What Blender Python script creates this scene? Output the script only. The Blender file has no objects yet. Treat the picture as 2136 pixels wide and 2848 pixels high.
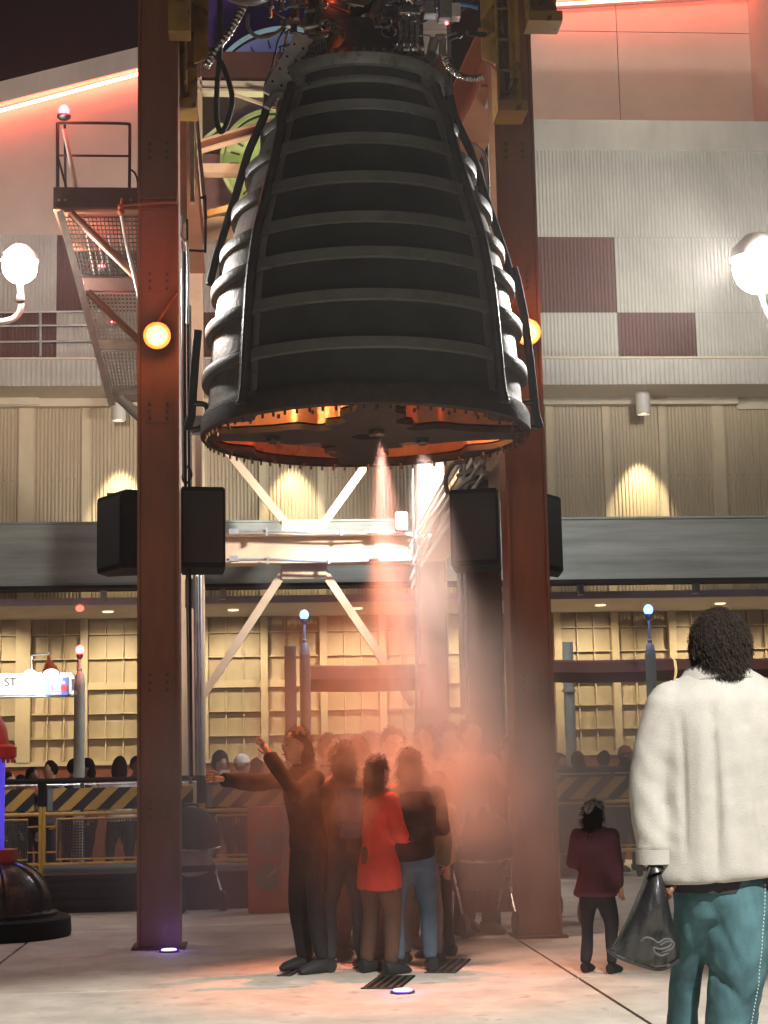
import bpy, bmesh, math, random
from mathutils import Vector, Matrix, noise
random.seed(7)
RAD = math.radians
C = bpy.context.scene.collection
SC = bpy.context.scene
# ---------------------------------------------------------------- camera
F = 4700.0; IW, IH = 2136.0, 2848.0
CAM = Vector((0, 0, 1.35))
CM = Matrix.Rotation(RAD(-4.6), 3, 'Z') @ Matrix.Rotation(RAD(98.6), 3, 'X') @ Matrix.Rotation(RAD(-1.2), 3, 'Z')
cd = bpy.data.cameras.new('camera'); cam = bpy.data.objects.new('camera', cd); C.objects.link(cam)
cam.matrix_world = Matrix.Translation(CAM) @ CM.to_4x4()
cd.sensor_fit = 'VERTICAL'; cd.sensor_height = 24; cd.lens = F / IH * 24; cd.clip_end = 500; cd.clip_start = 0.05
SC.camera = cam
# ---------------------------------------------------------------- night sky
w = bpy.data.worlds.new('World'); SC.world = w; w.use_nodes = True
bg = w.node_tree.nodes['Background']; bg.inputs[0].default_value = (0.85, 0.62, 0.72, 1); bg.inputs[1].default_value = 0.006
SC.view_settings.view_transform = 'Standard'; SC.view_settings.look = 'None'
SC.view_settings.gamma = 1; SC.view_settings.exposure = 0
try: SC.view_settings.use_curve_mapping = False
except Exception: pass
SC.cycles.use_denoising = True
SC.cycles.max_bounces = 4; SC.cycles.volume_bounces = 0; SC.cycles.sample_clamp_indirect = 4
SC.cycles.volume_step_rate = 2.0; SC.cycles.volume_max_steps = 64

def P(px, py, Y):
    d = CM @ Vector(((px - IW / 2) / F, -(py - IH / 2) / F, -1))
    return CAM + d * (Y / d.y)
def G(px, py, z=0.0):
    d = CM @ Vector(((px - IW / 2) / F, -(py - IH / 2) / F, -1))
    return CAM + d * ((z - CAM.z) / d.z)

# ---------------------------------------------------------------- lights of the place and added fills
def light(name, kind, loc, col, power, size=0.1, aim=None, angle=60, blend=0.4, parent=None):
    l = bpy.data.lights.new(name, kind); l.color = col; l.energy = power
    if kind == 'AREA': l.size = size
    else: l.shadow_soft_size = size
    if kind == 'SPOT': l.spot_size = RAD(angle); l.spot_blend = blend
    o = bpy.data.objects.new(name, l); C.objects.link(o); o.location = loc
    if aim is not None:
        o.rotation_euler = (Vector(aim) - Vector(loc)).to_track_quat('-Z', 'Y').to_euler()
    return o
WARM = (1, .80, .52); WHITE = (1, .96, .9); ORANGE = (1, .33, .08); RED = (1, .07, .06); BLUE = (.12, .22, 1)
LL = P(55, 742, 14.9); LR = P(2112, 745, 18.2)
ENG = P(1017, 1200, 12.6)          # centre of the nozzle exit
light('flood_light_left', 'POINT', LL + Vector((.0, -.3, 0)), WHITE, 150, .14)
light('flood_light_left_beam', 'SPOT', LL + Vector((.18, -.1, 0)), WHITE, 620, .12, aim=ENG+Vector((-.3,.3,1.6)), angle=64, blend=.5)
light('flood_light_left_wall', 'SPOT', LL + Vector((.0, .3, .05)), (1,.80,.70), 1500, .14, aim=P(120,300,23.2), angle=96, blend=.9)
light('flood_light_right', 'POINT', LR + Vector((0, -.35, 0)), WHITE, 420, .2)
light('flood_light_right_beam', 'SPOT', LR + Vector((-.3, -.2, 0)), WHITE, 2100, .2, aim=ENG+Vector((.3,.3,1.5)), angle=44, blend=.5)
light('flood_light_right_wall', 'SPOT', LR + Vector((-.1, .4, .05)), (1,.95,.86), 800, .2, aim=P(1850,480,23.2), angle=104, blend=.9)
light('flood_light_tower', 'POINT', P(1222, 1250, 20.0), (.93, .97, 1), 190, .10)
light('engine_front_fill', 'SPOT', (-3.5, -7, 6.0), (1,.93,.84), 700, .3, aim=(.9,13,4.2), angle=60, blend=.9)  # unseen fill added behind the camera to lift the engine front
light('upper_wall_fill', 'SPOT', P(1750,-420,19.5), (1,.92,.74), 480, .2, aim=P(1760,150,25.2), angle=70, blend=.8)  # unseen fill added above the frame to brighten the set back wall
light('flood_light_tower_beam', 'SPOT', P(1120, 1300, 19.3), (1, .96, .9), 700, .10, aim=P(840, 1530, 20.8), angle=105, blend=.9)
light('plaza_flood_light', 'SPOT', (3.0, -1.2, 9.0), (1, .97, .90), 13500, .12, aim=(1.15, 5.3, 0), angle=41, blend=.22)

# ---------------------------------------------------------------- helpers
OFF = {}
class MB:
    def __init__(s): s.v = []; s.f = []
    def add(s, vs, fs):
        b = len(s.v); s.v += [Vector(v) for v in vs]; s.f += [tuple(b + i for i in f) for f in fs]; return s
    def box(s, a, b):
        (x0, y0, z0), (x1, y1, z1) = a, b
        return s.add([(x0,y0,z0),(x1,y0,z0),(x1,y1,z0),(x0,y1,z0),(x0,y0,z1),(x1,y0,z1),(x1,y1,z1),(x0,y1,z1)],
                     [(0,3,2,1),(4,5,6,7),(0,1,5,4),(1,2,6,5),(2,3,7,6),(3,0,4,7)])
    def bar(s, a, b, w, h, up=(0,0,1)):
        a = Vector(a); b = Vector(b); d = (b - a).normalized(); u = Vector(up)
        if abs(d.dot(u)) > .97: u = Vector((0,1,0))
        x = d.cross(u).normalized() * w / 2; z = x.cross(d).normalized() * h / 2
        return s.add([a-x-z,a+x-z,a+x+z,a-x+z,b-x-z,b+x-z,b+x+z,b-x+z],[(0,1,2,3),(7,6,5,4),(0,4,5,1),(1,5,6,2),(2,6,7,3),(3,7,4,0)])
    def tube(s, pts, r, n=10, caps=True, flat=1.0, up=None):
        pts = [Vector(p) for p in pts]; m = len(pts)
        rs = r if isinstance(r, (list, tuple)) else [r] * m
        base = len(s.v); u = None
        for i, p in enumerate(pts):
            t = (pts[min(i+1,m-1)] - pts[max(i-1,0)]).normalized()
            if u is None:
                u = Vector(up) if up else (Vector((0,0,1)) if abs(t.z) < .9 else Vector((0,1,0)))
            u = (u - t * u.dot(t)).normalized(); v = t.cross(u)
            ri = rs[i]; rx, ry = ri if isinstance(ri, tuple) else (ri, ri * flat)
            for k in range(n):
                a = 2*math.pi*k/n
                s.v.append(p + u*math.cos(a)*ry + v*math.sin(a)*rx)
        for i in range(m-1):
            for k in range(n):
                k2 = (k+1) % n
                s.f.append((base+i*n+k, base+i*n+k2, base+(i+1)*n+k2, base+(i+1)*n+k))
        if caps:
            s.f.append(tuple(base+k for k in reversed(range(n)))); s.f.append(tuple(base+(m-1)*n+k for k in range(n)))
        return s
    def cyl(s, a, b, r, n=16, r2=None): return s.tube([a, b], [r, r if r2 is None else r2], n)
    def lathe(s, prof, c=(0,0,0), n=48, a0=0.0, a1=360.0, close=False):
        c = Vector(c); full = abs(a1 - a0) >= 359.9; m = n if full else n + 1; b = len(s.v)
        for (r, z) in prof:
            for k in range(m):
                a = RAD(a0 + (a1-a0) * k / n)
                s.v.append(c + Vector((r*math.sin(a), -r*math.cos(a), z)))
        L = len(prof)
        for i in range(L if close else L-1):
            j = (i+1) % L
            for k in range(n):
                k2 = (k+1) % m
                s.f.append((b+i*m+k, b+i*m+k2, b+j*m+k2, b+j*m+k))
        if close and not full:
            s.f.append(tuple(b+i*m for i in range(L))); s.f.append(tuple(b+i*m+m-1 for i in reversed(range(L))))
        return s
    def sphere(s, c, r, n=16, m=10, sc=(1,1,1)):
        c = Vector(c); b = len(s.v)
        for i in range(m+1):
            t = math.pi*i/m
            for k in range(n):
                a = 2*math.pi*k/n
                s.v.append(c + Vector((r*sc[0]*math.sin(t)*math.cos(a), r*sc[1]*math.sin(t)*math.sin(a), r*sc[2]*math.cos(t))))
        for i in range(m):
            for k in range(n):
                k2 = (k+1) % n
                s.f.append((b+i*n+k, b+(i+1)*n+k, b+(i+1)*n+k2, b+i*n+k2))
        return s
    def prism(s, poly, axis, t):     # poly: 3-D points, extruded by vector t
        poly = [Vector(p) for p in poly]; t = Vector(t); n = len(poly)
        return s.add(poly + [p + t for p in poly], [tuple(reversed(range(n))), tuple(range(n, 2*n))] + [(i, (i+1)%n, n+(i+1)%n, n+i) for i in range(n)])
    def build(s, name, mat, parent=None, smooth=False, bevel=0):
        me = bpy.data.meshes.new(name); off = OFF.get(parent.name, Vector()) if parent else Vector()
        me.from_pydata([tuple(v - off) for v in s.v], [], s.f); me.validate(); me.update()
        bm = bmesh.new(); bm.from_mesh(me); bmesh.ops.remove_doubles(bm, verts=bm.verts, dist=1e-5)
        bmesh.ops.recalc_face_normals(bm, faces=bm.faces)
        if bevel: bmesh.ops.bevel(bm, geom=[e for e in bm.edges if len(e.link_faces)==2 and e.calc_face_angle(0) > .7], offset=bevel, segments=2, affect='EDGES')
        bm.to_mesh(me); bm.free()
        if smooth:
            for p in me.polygons: p.use_smooth = True
            try: me.set_sharp_from_angle(angle=RAD(38))
            except Exception: pass
        me.materials.append(mat)
        return link(name, me, parent)
def link(name, me, parent=None):
    o = bpy.data.objects.new(name, me); C.objects.link(o)
    if parent: o.parent = parent; OFF[o.name] = OFF.get(parent.name, Vector())
    return o
def tag(o, label=None, cat=None, group=None, kind=None):
    if label: o['label'] = label
    if cat: o['category'] = cat
    if group: o['group'] = group
    if kind: o['kind'] = kind
    return o
def thing(name, label, cat, loc=(0,0,0), group=None, kind=None):
    o = bpy.data.objects.new(name, None); C.objects.link(o); o.location = loc; o.empty_display_size = .2
    OFF[o.name] = Vector(loc)
    return tag(o, label, cat, group, kind)
def children(o): return [c for c in bpy.data.objects if c.parent == o]
def dup(o, parent=None, kids=None):
    c = o.copy(); C.objects.link(c)
    if parent: c.parent = parent
    for ch in children(o): dup(ch, c)
    return c
def curve_pts(pts, n=8):
    pts = [Vector(p) for p in pts]; out = []
    q = [pts[0]*2-pts[1]] + pts + [pts[-1]*2-pts[-2]]
    for i in range(1, len(q)-2):
        for k in range(n):
            t = k/n; a,b,c,d = q[i-1],q[i],q[i+1],q[i+2]
            out.append(.5*((2*b)+(c-a)*t+(2*a-5*b+4*c-d)*t*t+(3*b-a-3*c+d)*t**3))
    return out + [pts[-1]]
def wire(name, pts, r, mat, parent=None, n=8, seg=6):
    return MB().tube(curve_pts(pts, seg), r, n).build(name, mat, parent, smooth=True)

# ---------------------------------------------------------------- materials
def mat(name, col, rough=.6, metal=0.0, var=.25, scale=6.0, bump=.15, streak=None, spec=.5, bscale=None, emit=None, wear=None):
    m = bpy.data.materials.new(name); m.use_nodes = True; nt = m.node_tree; b = nt.nodes['Principled BSDF']
    tc = nt.nodes.new('ShaderNodeTexCoord'); mp = nt.nodes.new('ShaderNodeMapping'); nt.links.new(tc.outputs['Object'], mp.inputs[0])
    if streak: mp.inputs['Scale'].default_value = streak
    nz = nt.nodes.new('ShaderNodeTexNoise'); nz.inputs['Scale'].default_value = scale; nz.inputs['Detail'].default_value = 6; nz.inputs['Roughness'].default_value = .62
    nt.links.new(mp.outputs[0], nz.inputs[0])
    rp = nt.nodes.new('ShaderNodeValToRGB'); nt.links.new(nz.outputs[0], rp.inputs[0])
    c = Vector(col); lo = c*(1-var); hi = c*(1+var*.8)
    rp.color_ramp.elements[0].position = .3; rp.color_ramp.elements[1].position = .7
    rp.color_ramp.elements[0].color = (*lo, 1); rp.color_ramp.elements[1].color = (*[min(1, x) for x in hi], 1)
    out = rp.outputs[0]
    if wear:
        n2 = nt.nodes.new('ShaderNodeTexNoise'); n2.inputs['Scale'].default_value = scale*2.3; n2.inputs['Detail'].default_value = 8
        nt.links.new(tc.outputs['Object'], n2.inputs[0])
        r2 = nt.nodes.new('ShaderNodeValToRGB'); r2.color_ramp.elements[0].position = .60; r2.color_ramp.elements[1].position = .70
        nt.links.new(n2.outputs[0], r2.inputs[0])
        mx = nt.nodes.new('ShaderNodeMixRGB'); nt.links.new(r2.outputs[0], mx.inputs[0]); nt.links.new(out, mx.inputs[1]); mx.inputs[2].default_value = (*wear, 1)
        out = mx.outputs[0]
    nt.links.new(out, b.inputs['Base Color'])
    rr = nt.nodes.new('ShaderNodeMapRange'); rr.inputs['To Min'].default_value = max(.03, rough-.12); rr.inputs['To Max'].default_value = min(1, rough+.12)
    nt.links.new(nz.outputs[0], rr.inputs[0]); nt.links.new(rr.outputs[0], b.inputs['Roughness'])
    b.inputs['Metallic'].default_value = metal
    b.inputs['Specular IOR Level'].default_value = spec
    if bump:
        nb = nt.nodes.new('ShaderNodeTexNoise'); nb.inputs['Scale'].default_value = bscale or scale*8; nb.inputs['Detail'].default_value = 4
        nt.links.new(tc.outputs['Object'], nb.inputs[0])
        bp = nt.nodes.new('ShaderNodeBump'); bp.inputs['Strength'].default_value = bump; bp.inputs['Distance'].default_value = .02
        nt.links.new(nb.outputs[0], bp.inputs['Height']); nt.links.new(bp.outputs[0], b.inputs['Normal'])
    if emit: b.inputs['Emission Color'].default_value = (*emit[0], 1); b.inputs['Emission Strength'].default_value = emit[1]
    return m
def glow(name, col, s):
    m = bpy.data.materials.new(name); m.use_nodes = True; b = m.node_tree.nodes['Principled BSDF']
    b.inputs['Base Color'].default_value = (*col, 1); b.inputs['Emission Color'].default_value = (*col, 1); b.inputs['Emission Strength'].default_value = s
    return m
M = {}
M['concrete'] = mat('concrete', (.60,.54,.46), .72, var=.22, scale=2.6, bump=.35, bscale=70, wear=(.44,.38,.31))
M['dark_gap'] = mat('joint_filler', (.06,.05,.045), .9)
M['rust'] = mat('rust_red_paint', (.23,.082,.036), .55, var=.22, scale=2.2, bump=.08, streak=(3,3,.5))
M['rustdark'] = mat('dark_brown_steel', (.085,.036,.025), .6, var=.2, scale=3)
M['tan'] = mat('tan_steel', (.55,.40,.27), .55, var=.15, scale=3, bump=.05)
M['yellow'] = mat('yellow_steel', (.34,.19,.035), .5, var=.35, scale=4, wear=(.12,.06,.02))
M['beige'] = mat('beige_paint', (.60,.50,.33), .6, var=.1, scale=3, bump=.05)
M['pane'] = mat('beige_panel', (.50,.415,.27), .55, var=.16, scale=2.5, bump=.05)
M['corr'] = mat('corrugated_beige', (.50,.41,.27), .5, var=.14, scale=2, bump=.04, streak=(4,1,.4))
M['cream'] = mat('cream_band', (.60,.52,.38), .6, var=.08)
M['greywall'] = mat('grey_wall', (.50,.46,.40), .65, var=.12, scale=1.5, streak=(2,1,.6))
M['corrgrey'] = mat('corrugated_grey', (.47,.45,.40), .55, var=.12, scale=1.5)
M['redwall'] = mat('corrugated_maroon', (.115,.045,.034), .6, var=.2, scale=2)
M['pinkwall'] = mat('stucco_wall', (.56,.46,.39), .8, var=.1, scale=1.2, bump=.3, bscale=90)
M['brownwall'] = mat('brown_wall', (.24,.13,.10), .75, var=.15)
M['fascia'] = mat('weathered_grey_fascia', (.25,.265,.235), .6, var=.4, scale=1.3, streak=(.35,1,4.5), bump=.1)
M['mauve'] = mat('mauve_beam', (.42,.36,.40), .55, var=.1)
M['dado'] = mat('dado_red', (.20,.06,.03), .7)
M['nozzle'] = mat('nozzle_steel', (.23,.21,.185), .5, metal=.3, var=.3, scale=3, bump=.15, streak=(2,2,.35), wear=(.15,.12,.09))
M['ring'] = mat('nozzle_ring', (.17,.165,.15), .52, metal=.2, var=.3, scale=5, bump=.2, wear=(.09,.08,.07))
M['insul'] = mat('black_insulation', (.034,.036,.034), .68, var=.45, scale=2.2, bump=.12)
M['darkmetal'] = mat('dark_metal', (.06,.06,.055), .38, metal=.5, var=.3, scale=6)
M['plate'] = mat('burnt_plate', (.055,.042,.032), .75, var=.4, scale=8, bump=.4)
M['copper'] = mat('copper_wall', (.62,.36,.20), .42, metal=.6, var=.3, scale=3.5, bump=.2, wear=(.42,.2,.1))
M['steel'] = mat('bright_steel', (.62,.60,.56), .28, metal=.95, var=.2, scale=8, bump=.05)
M['pipe'] = mat('brown_pipe', (.24,.20,.15), .35, metal=.75, var=.3, scale=9, bump=.1)
M['foil'] = mat('foil_wrap', (.80,.78,.75), .22, metal=1, var=.15, scale=12, bump=1.0, bscale=38)
M['galv'] = mat('galvanised_conduit', (.55,.57,.58), .35, metal=.7, var=.15, scale=8)
M['black'] = mat('black_paint', (.008,.008,.008), .7, var=.3, scale=4, bump=.1, spec=.2)
M['rubber'] = mat('black_rubber', (.02,.02,.02), .7)
M['white'] = mat('white_paint', (.75,.73,.70), .5, var=.05)
M['lampwhite'] = mat('can_housing', (.62,.58,.52), .45, var=.06)
M['teal'] = mat('pole_green_grey', (.16,.21,.20), .5, var=.2, scale=5)
M['palegreen'] = mat('pole_pale', (.42,.46,.40), .5, var=.15)
M['banner'] = mat('maroon_canvas', (.115,.030,.018), .7, var=.15, scale=4)
M['redbox'] = mat('red_box_paint', (.42,.09,.035), .5, var=.15, scale=4)
M['gauge'] = mat('gauge_grey', (.16,.17,.15), .4, var=.2)
M['yellowpipe'] = mat('barrier_yellow', (.62,.36,.06), .45, var=.2, scale=6)
M['mesh'] = mat('grey_wire', (.09,.085,.07), .5, metal=.4)
M['planter'] = mat('dark_planter', (.02,.016,.013), .6, var=.3)
M['dome'] = mat('dome_casting', (.10,.09,.085), .25, metal=.75, var=.3, scale=5)
M['collar'] = mat('red_collar', (.45,.035,.02), .45, var=.15)
M['green_lit'] = mat('green_lit_disc', (.40,.44,.22), .6, var=.2, emit=((.50,.58,.18), .10))  # green light falling on the disc is put into colour and emission
M['blue_disc'] = mat('blue_disc', (.45,.5,.6), .5, var=.3, scale=1.5)
M['purple_lit'] = mat('purple_lit_wall', (.06,.03,.16), .7)  # violet colour carries the purple light on the wall
M['grille'] = mat('pale_perforated_metal', (.52,.47,.42), .5, metal=.2)
M['jacket'] = mat('cream_fleece', (.31,.295,.268), .95, var=.10, scale=14, bump=.25, bscale=260)
M['jeans'] = mat('teal_denim', (.05,.105,.12), .97, var=.45, scale=9, bump=.25, bscale=320, spec=.15, streak=(1,1,.45))
M['hair_dark'] = mat('dark_hair', (.010,.006,.004), .85, var=.5, scale=40, bump=.4, bscale=120, spec=.12)
M['bag'] = mat('black_bag_nylon', (.012,.012,.013), .38, var=.3, scale=10, bump=.3, bscale=22)
G_RED = glow('red_lamp_glass', (1,.10,.12), 8); G_BLUE = glow('blue_lamp_glass', (.12,.30,1), 6); G_NEON = glow('red_neon_tube', (1,.12,.07), 26)
G_WHITE = glow('flood_lens', (1,.98,.92), 60); G_YEL = glow('warm_lamp_lens', (1,.74,.28), 1.5); G_ORANGE = glow('orange_rim_glass', (1,.16,.03), 3.0)
G_CAN = glow('can_lens', (1,.9,.72), 5); G_GROUND = glow('blue_violet_led', (.28,.20,1), 7)
# ================================================================ GROUND
gr = MB().box((-60,-30,-.3),(60,90,-.02)).build('ground', M['dark_gap']); tag(gr, kind='structure', label='plaza ground of pale concrete slabs under the engine')
jx = [2.06 + k*3.9 for k in range(-5, 6)]; jy = [11.02 + k*4.3 for k in range(-4, 6)]
for i in range(len(jx)-1):
    for j in range(len(jy)-1):
        g = .012
        MB().box((jx[i]+g, jy[j]+g, -.02), (jx[i+1]-g, jy[j+1]-g, random.uniform(-.001,.001))).build('slab', M['concrete'], gr)
MB().box((-60,-30,-.02),(jx[0],90,0)).box((jx[-1],-30,-.02),(60,90,0)).box((jx[0]+.01,jy[-1],-.02),(jx[-1]-.01,90,0)).box((jx[0]+.01,-30,-.02),(jx[-1]-.01,jy[0],0)).build('outer_paving', M['concrete'], gr)
# ================================================================ BUILDING
B = thing('building', 'long beige and maroon building with panelled wall, corrugated cladding and red neon roofline', 'building', (0,24,0))
def part(mb, name, m, parent=None, **k): return mb.build(name, m, parent or B, **k)
W = 24.0
xw0 = P(-260,1500,W).x; xw1 = P(2420,1500,W).x
zs = [P(200,y,W).z for y in (1699,1767,1835,1903)]; zl = [P(200,y,W).z for y in (1920,1988,2056,2124)]
px0 = P(902,2000,W).x; pitch = (P(1717,2000,W).x - P(902,2000,W).x)/5.0
ks = range(-8, 10)
part(MB().box((xw0,W+.06,0),(xw1,W+.3,P(200,1400,W).z)), 'back_wall', M['pane'])
part(MB().box((xw0,W-.06,0),(xw1,W+.055,zl[3]-.03)), 'dado', M['dado'])
part(MB().box((xw0,W-.09,zl[3]-.03),(xw1,W+.05,zl[3]+.025)), 'sill', M['beige'])
part(MB().box((xw0,W-.05,zs[3]+.0),(xw1,W+.05,zl[0])), 'mullion_band', M['beige'])
pane_me = None; ledge_me = None; fin_me = None
for k in ks:
    xc = px0 + k*pitch; hw = .052 if k != -5 else .10
    if not xw0 < xc < xw1: continue
    mb = MB().box((xc-hw,W-.10,zl[3]+.025),(xc+hw,W+.055,zs[3]-.001)) if False else MB()
    mb.box((xc-hw,W-.10,zl[3]+.027),(xc+hw,W+.055,zl[0]-.045 if False else P(200,1690,W).z))
    part(mb, 'pilaster', M['beige'])
    xa = xc+.052 if k != -5 else xc+.10; xb = xc + pitch - .052 if k+1 != -5 else xc+pitch-.10
    cw = (xb-xa)/3
    for rows in (zs, zl):
        for r in range(3):
            zt, zb = rows[r], rows[r+1]
            for c in range(3):
                x0 = xa + c*cw
                mb = MB(); d0 = W+.03; d1 = W-.008
                # gently pillowed panel, its foot kicked out like the photo's bright lower third
                vs = []
                for a in range(5):
                    for b_ in range(4):
                        u = b_/3; t = a/4
                        y = d0 - .016*max(0,(t-.45)/.55)**2 - .006*math.sin(math.pi*u)
                        vs.append((x0+.012+u*(cw-.024), y, zt-.012-t*(zt-zb-.03)))
                fs = [(a*4+b_, a*4+b_+1, (a+1)*4+b_+1, (a+1)*4+b_) for a in range(4) for b_ in range(3)]
                if pane_me is None or k == -5 or k == -6:
                    o = MB().add(vs, fs).build('panel', M['pane'], B, smooth=True)
                    if k not in (-5,-6): pane_me = (o.data, Vector((x0,0,zt)))
                    else: pass
                else:
                    o = link('panel', pane_me[0], B); o.location = (x0-pane_me[1].x, 0, zt-pane_me[1].z)
            part(MB().box((xa+.001,W-.045,zb-.001),(xb-.001,W+.05,zb+.014)), 'ledge', M['beige'])
        for c in (1,2):
            x0 = xa+c*cw
            mb = MB()
            for r in range(3):
                zt, zb = rows[r], rows[r+1]
                mb.prism([(x0-.004,W+.05,zt),(x0-.004,W-.01,zt),(x0-.009,W-.06,zb+.013),(x0-.009,W+.05,zb+.013)],0,(.014,0,0))
            part(mb, 'fin', M['beige'])
# canopy over the panels
zc0 = P(200,1684,22).z; zc1 = P(200,1664,22).z
part(MB().box((xw0,22.05,zc0),(xw1,W+.0,zc0+.03)), 'canopy_soffit', M['greywall'])
part(MB().box((xw0,21.95,zc0-.005),(xw1,22.05,zc1)), 'canopy_beam', M['mauve'])
# corrugated wall
def corr(x0, x1, z0, z1, y, pitch_, depth=.022, flip=1):
    mb = MB(); n = max(1,int(round((x1-x0)/pitch_))); p = (x1-x0)/n; b = 0; xs = []
    for i in range(n):
        xs += [(x0+i*p, y), (x0+(i+.38)*p, y), (x0+(i+.5)*p, y+depth), (x0+(i+.88)*p, y+depth)]
    xs.append((x1, y))
    vs = [(x,yy,z) for z in (z0,z1) for (x,yy) in xs]; m = len(xs)
    return mb.add(vs, [(i,i+1,m+i+1,m+i) for i in range(m-1)])
zk0 = zc0+.03; zk1 = P(200,1136,W).z
for k in ks:
    xc = px0 + k*pitch; hw = .05 if k != -5 else .10
    if k == 7: hw = .085
    if not xw0 < xc < xw1: continue
    part(MB().box((xc-hw,W-.035,zk0),(xc+hw,W+.055,zk1)), 'cladding_pilaster', M['beige'])
    part(corr(xc+hw+.001, xc+pitch-(.051 if k+1 != -5 else .101), zk0, zk1, W-.01, .0535), 'corrugated_panel', M['corr'])
    if k % 1 == 0:
        pz = P(200,1335,W).z
        mb = MB()
        for q in range(7):
            x = xc + hw + .06 + q*.107
            if x < xc + pitch - .1: mb.sphere((x, W-.012, pz), .008, 6, 4)
        part(mb, 'cladding_screw', M['mesh'])
zh = P(200,1108,W).z
part(MB().box((xw0,W-.16,zk1),(P(2045,1120,W).x,W+.05,zh+.02)), 'header_beam', M['cream'])
part(MB().box((P(2045,1120,W).x+.002,W-.05,zk1-.06),(xw1,W+.05,zh+.02)), 'header_beam', M['cream'])
part(MB().box((P(-200,1120,W).x,W-.22,zk1+.012),(P(113,1120,W).x,W-.165,zh+.02)), 'header_beam', M['cream'])
zsf = P(200,1071,23).z; zbt = P(200,995,23).z
part(MB().box((xw0,23.03,zsf),(xw1,W+.3,zsf+.05)), 'overhang_soffit', M['cream'])
part(corr(xw0, xw1, zsf-.01, zbt-.03, 23.0, .068), 'corrugated_band', M['corrgrey'])
part(MB().box((xw0,22.97,zbt-.03),(xw1,23.2,zbt)), 'band_cap', M['cream'])
# checkered upper wall  (right: grey / left: stucco)
U = 23.16
zr1 = P(200,868,U).z; zr2 = P(200,653,U).z
cs = P(1712,750,U).x - P(1495,750,U).x; cx = P(1495,750,U).x
sq = [cx + i*cs for i in range(-8, 5)]
for i in range(len(sq)-1):
    k = i - 8
    for row,(z0,z1) in enumerate(((zbt,zr1),(zr1,zr2))):
        dark = ((k % 2 == 0) if row == 1 else (k % 2 != 0)) and not (row == 1 and k >= 2)  # upper squares washed out by lamp glare are coloured grey
        a, b = sq[i], sq[i+1]
        if b < P(-200,800,U).x or a > xw1: continue
        part(corr(a+.002, b-.002, z0+.001, z1-.002, U, .0545, .018), 'cladding_square', M['redwall'] if dark else M['corrgrey'])
xm0 = P(480,600,U).x; xm1 = P(1325,600,U).x
part(corr(xm1, xw1, zr2, P(1700,418,U).z, U+.001, .0545, .018), 'corrugated_upper', M['corrgrey'])
zu = P(1700,335,U).z
part(MB().box((xm1,U-.02,P(1700,418,U).z),(xw1,U+.4,zu)), 'parapet', M['greywall'])
part(MB().box((xm1,U+.4,zbt+.05),(xw1,U+.5,zu-.1)), 'inner_wall', M['brownwall'])
# set back wall, stucco panels, corner return
V = 25.2; zv0 = zu - 1.0; zv1 = P(1700,-150,V).z; vj = P(1716,100,V).x; zj = P(1700,88,V).z
xr = P(2090,200,V).x
for (a,b) in ((P(1180,200,V).x, vj-.006),(vj+.006, xr)):
    for (c,d) in ((zv0, zj-.006),(zj+.006, zv1)):
        part(MB().box((a,V,c),(b,V+.15,d)), 'stucco_panel', M['pinkwall'])
part(MB().box((P(1180,200,V).x,V+.03,zv0),(xr,V+.2,zv1)), 'stucco_backing', M['dark_gap'])
part(MB().box((xr+.002,V-1.9,zv0),(xr+.3,V+.2,zv1)), 'corner_wall', M['pinkwall'])
n0 = P(1480,16,V-.35); n1 = P(2085,-20,V-.35)
part(MB().cyl(n0, n1, .026, 8), 'neon_tube', glow('red_neon_right', (1,.12,.07), 24))
part(MB().bar(n0+Vector((0,.12,.10)), n1+Vector((0,.12,.10)), .35, .08), 'neon_cove', M['greywall'])
n0 = P(1480,318,V-.25)
part(MB().cyl(P(1400,345,V-.15), P(2080,350,V-.15), .016, 8), 'neon_tube', glow('low_neon', (1,.13,.09), 1.6))
# left stucco gable wall
gl = [P(-260,340,U), P(482,152,U)]
za = P(200,653,U).z
part(MB().prism([(gl[0].x,U+.012,za),(xm0,U+.012,za),(xm0,U+.012,gl[1].z),(gl[0].x,U+.012,gl[0].z)],0,(0,.3,0)), 'gable_wall', M['pinkwall'])
part(MB().bar(P(-260,336,U-.03), P(482,149,U-.03), .34, .30, up=(0,0,1)), 'gable_coping', M['greywall'])
part(MB().cyl(P(-260,377,U-.12), P(482,180,U-.12), .024, 8), 'neon_tube', glow('red_neon_left', (1,.12,.07), 40))
# middle recess behind the engine
part(MB().box((xm0+.3,23.3,zbt),(xm1,23.4,P(700,425,23.3).z)), 'recess_wall', M['brownwall'])
part(MB().box((xm0,U+.02,zbt-.01),(xm0+.3,23.4,P(700,425,23.3).z)), 'recess_side', M['brownwall'])
part(MB().box((P(520,0,29).x,29,P(600,300,29).z-3),(P(1330,0,29).x,29.2,P(600,300,29).z)), 'stair_hall_wall', M['green_lit'])
# cladding rail in front of the left wall
rl = thing('wall_railing', 'thin pale pipe railing along the ledge of the left maroon and pink squares', 'railing', P(110,990,22.9))
for y in (868,906,950): MB().cyl(P(-200,y+3,22.9), P(300,y-3,22.9), .014, 8).build('rail', M['galv'], rl)
for x in (-60,112,282): MB().cyl(P(x,990,22.9), P(x,866,22.9), .02, 8).build('post', M['galv'], rl)
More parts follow.
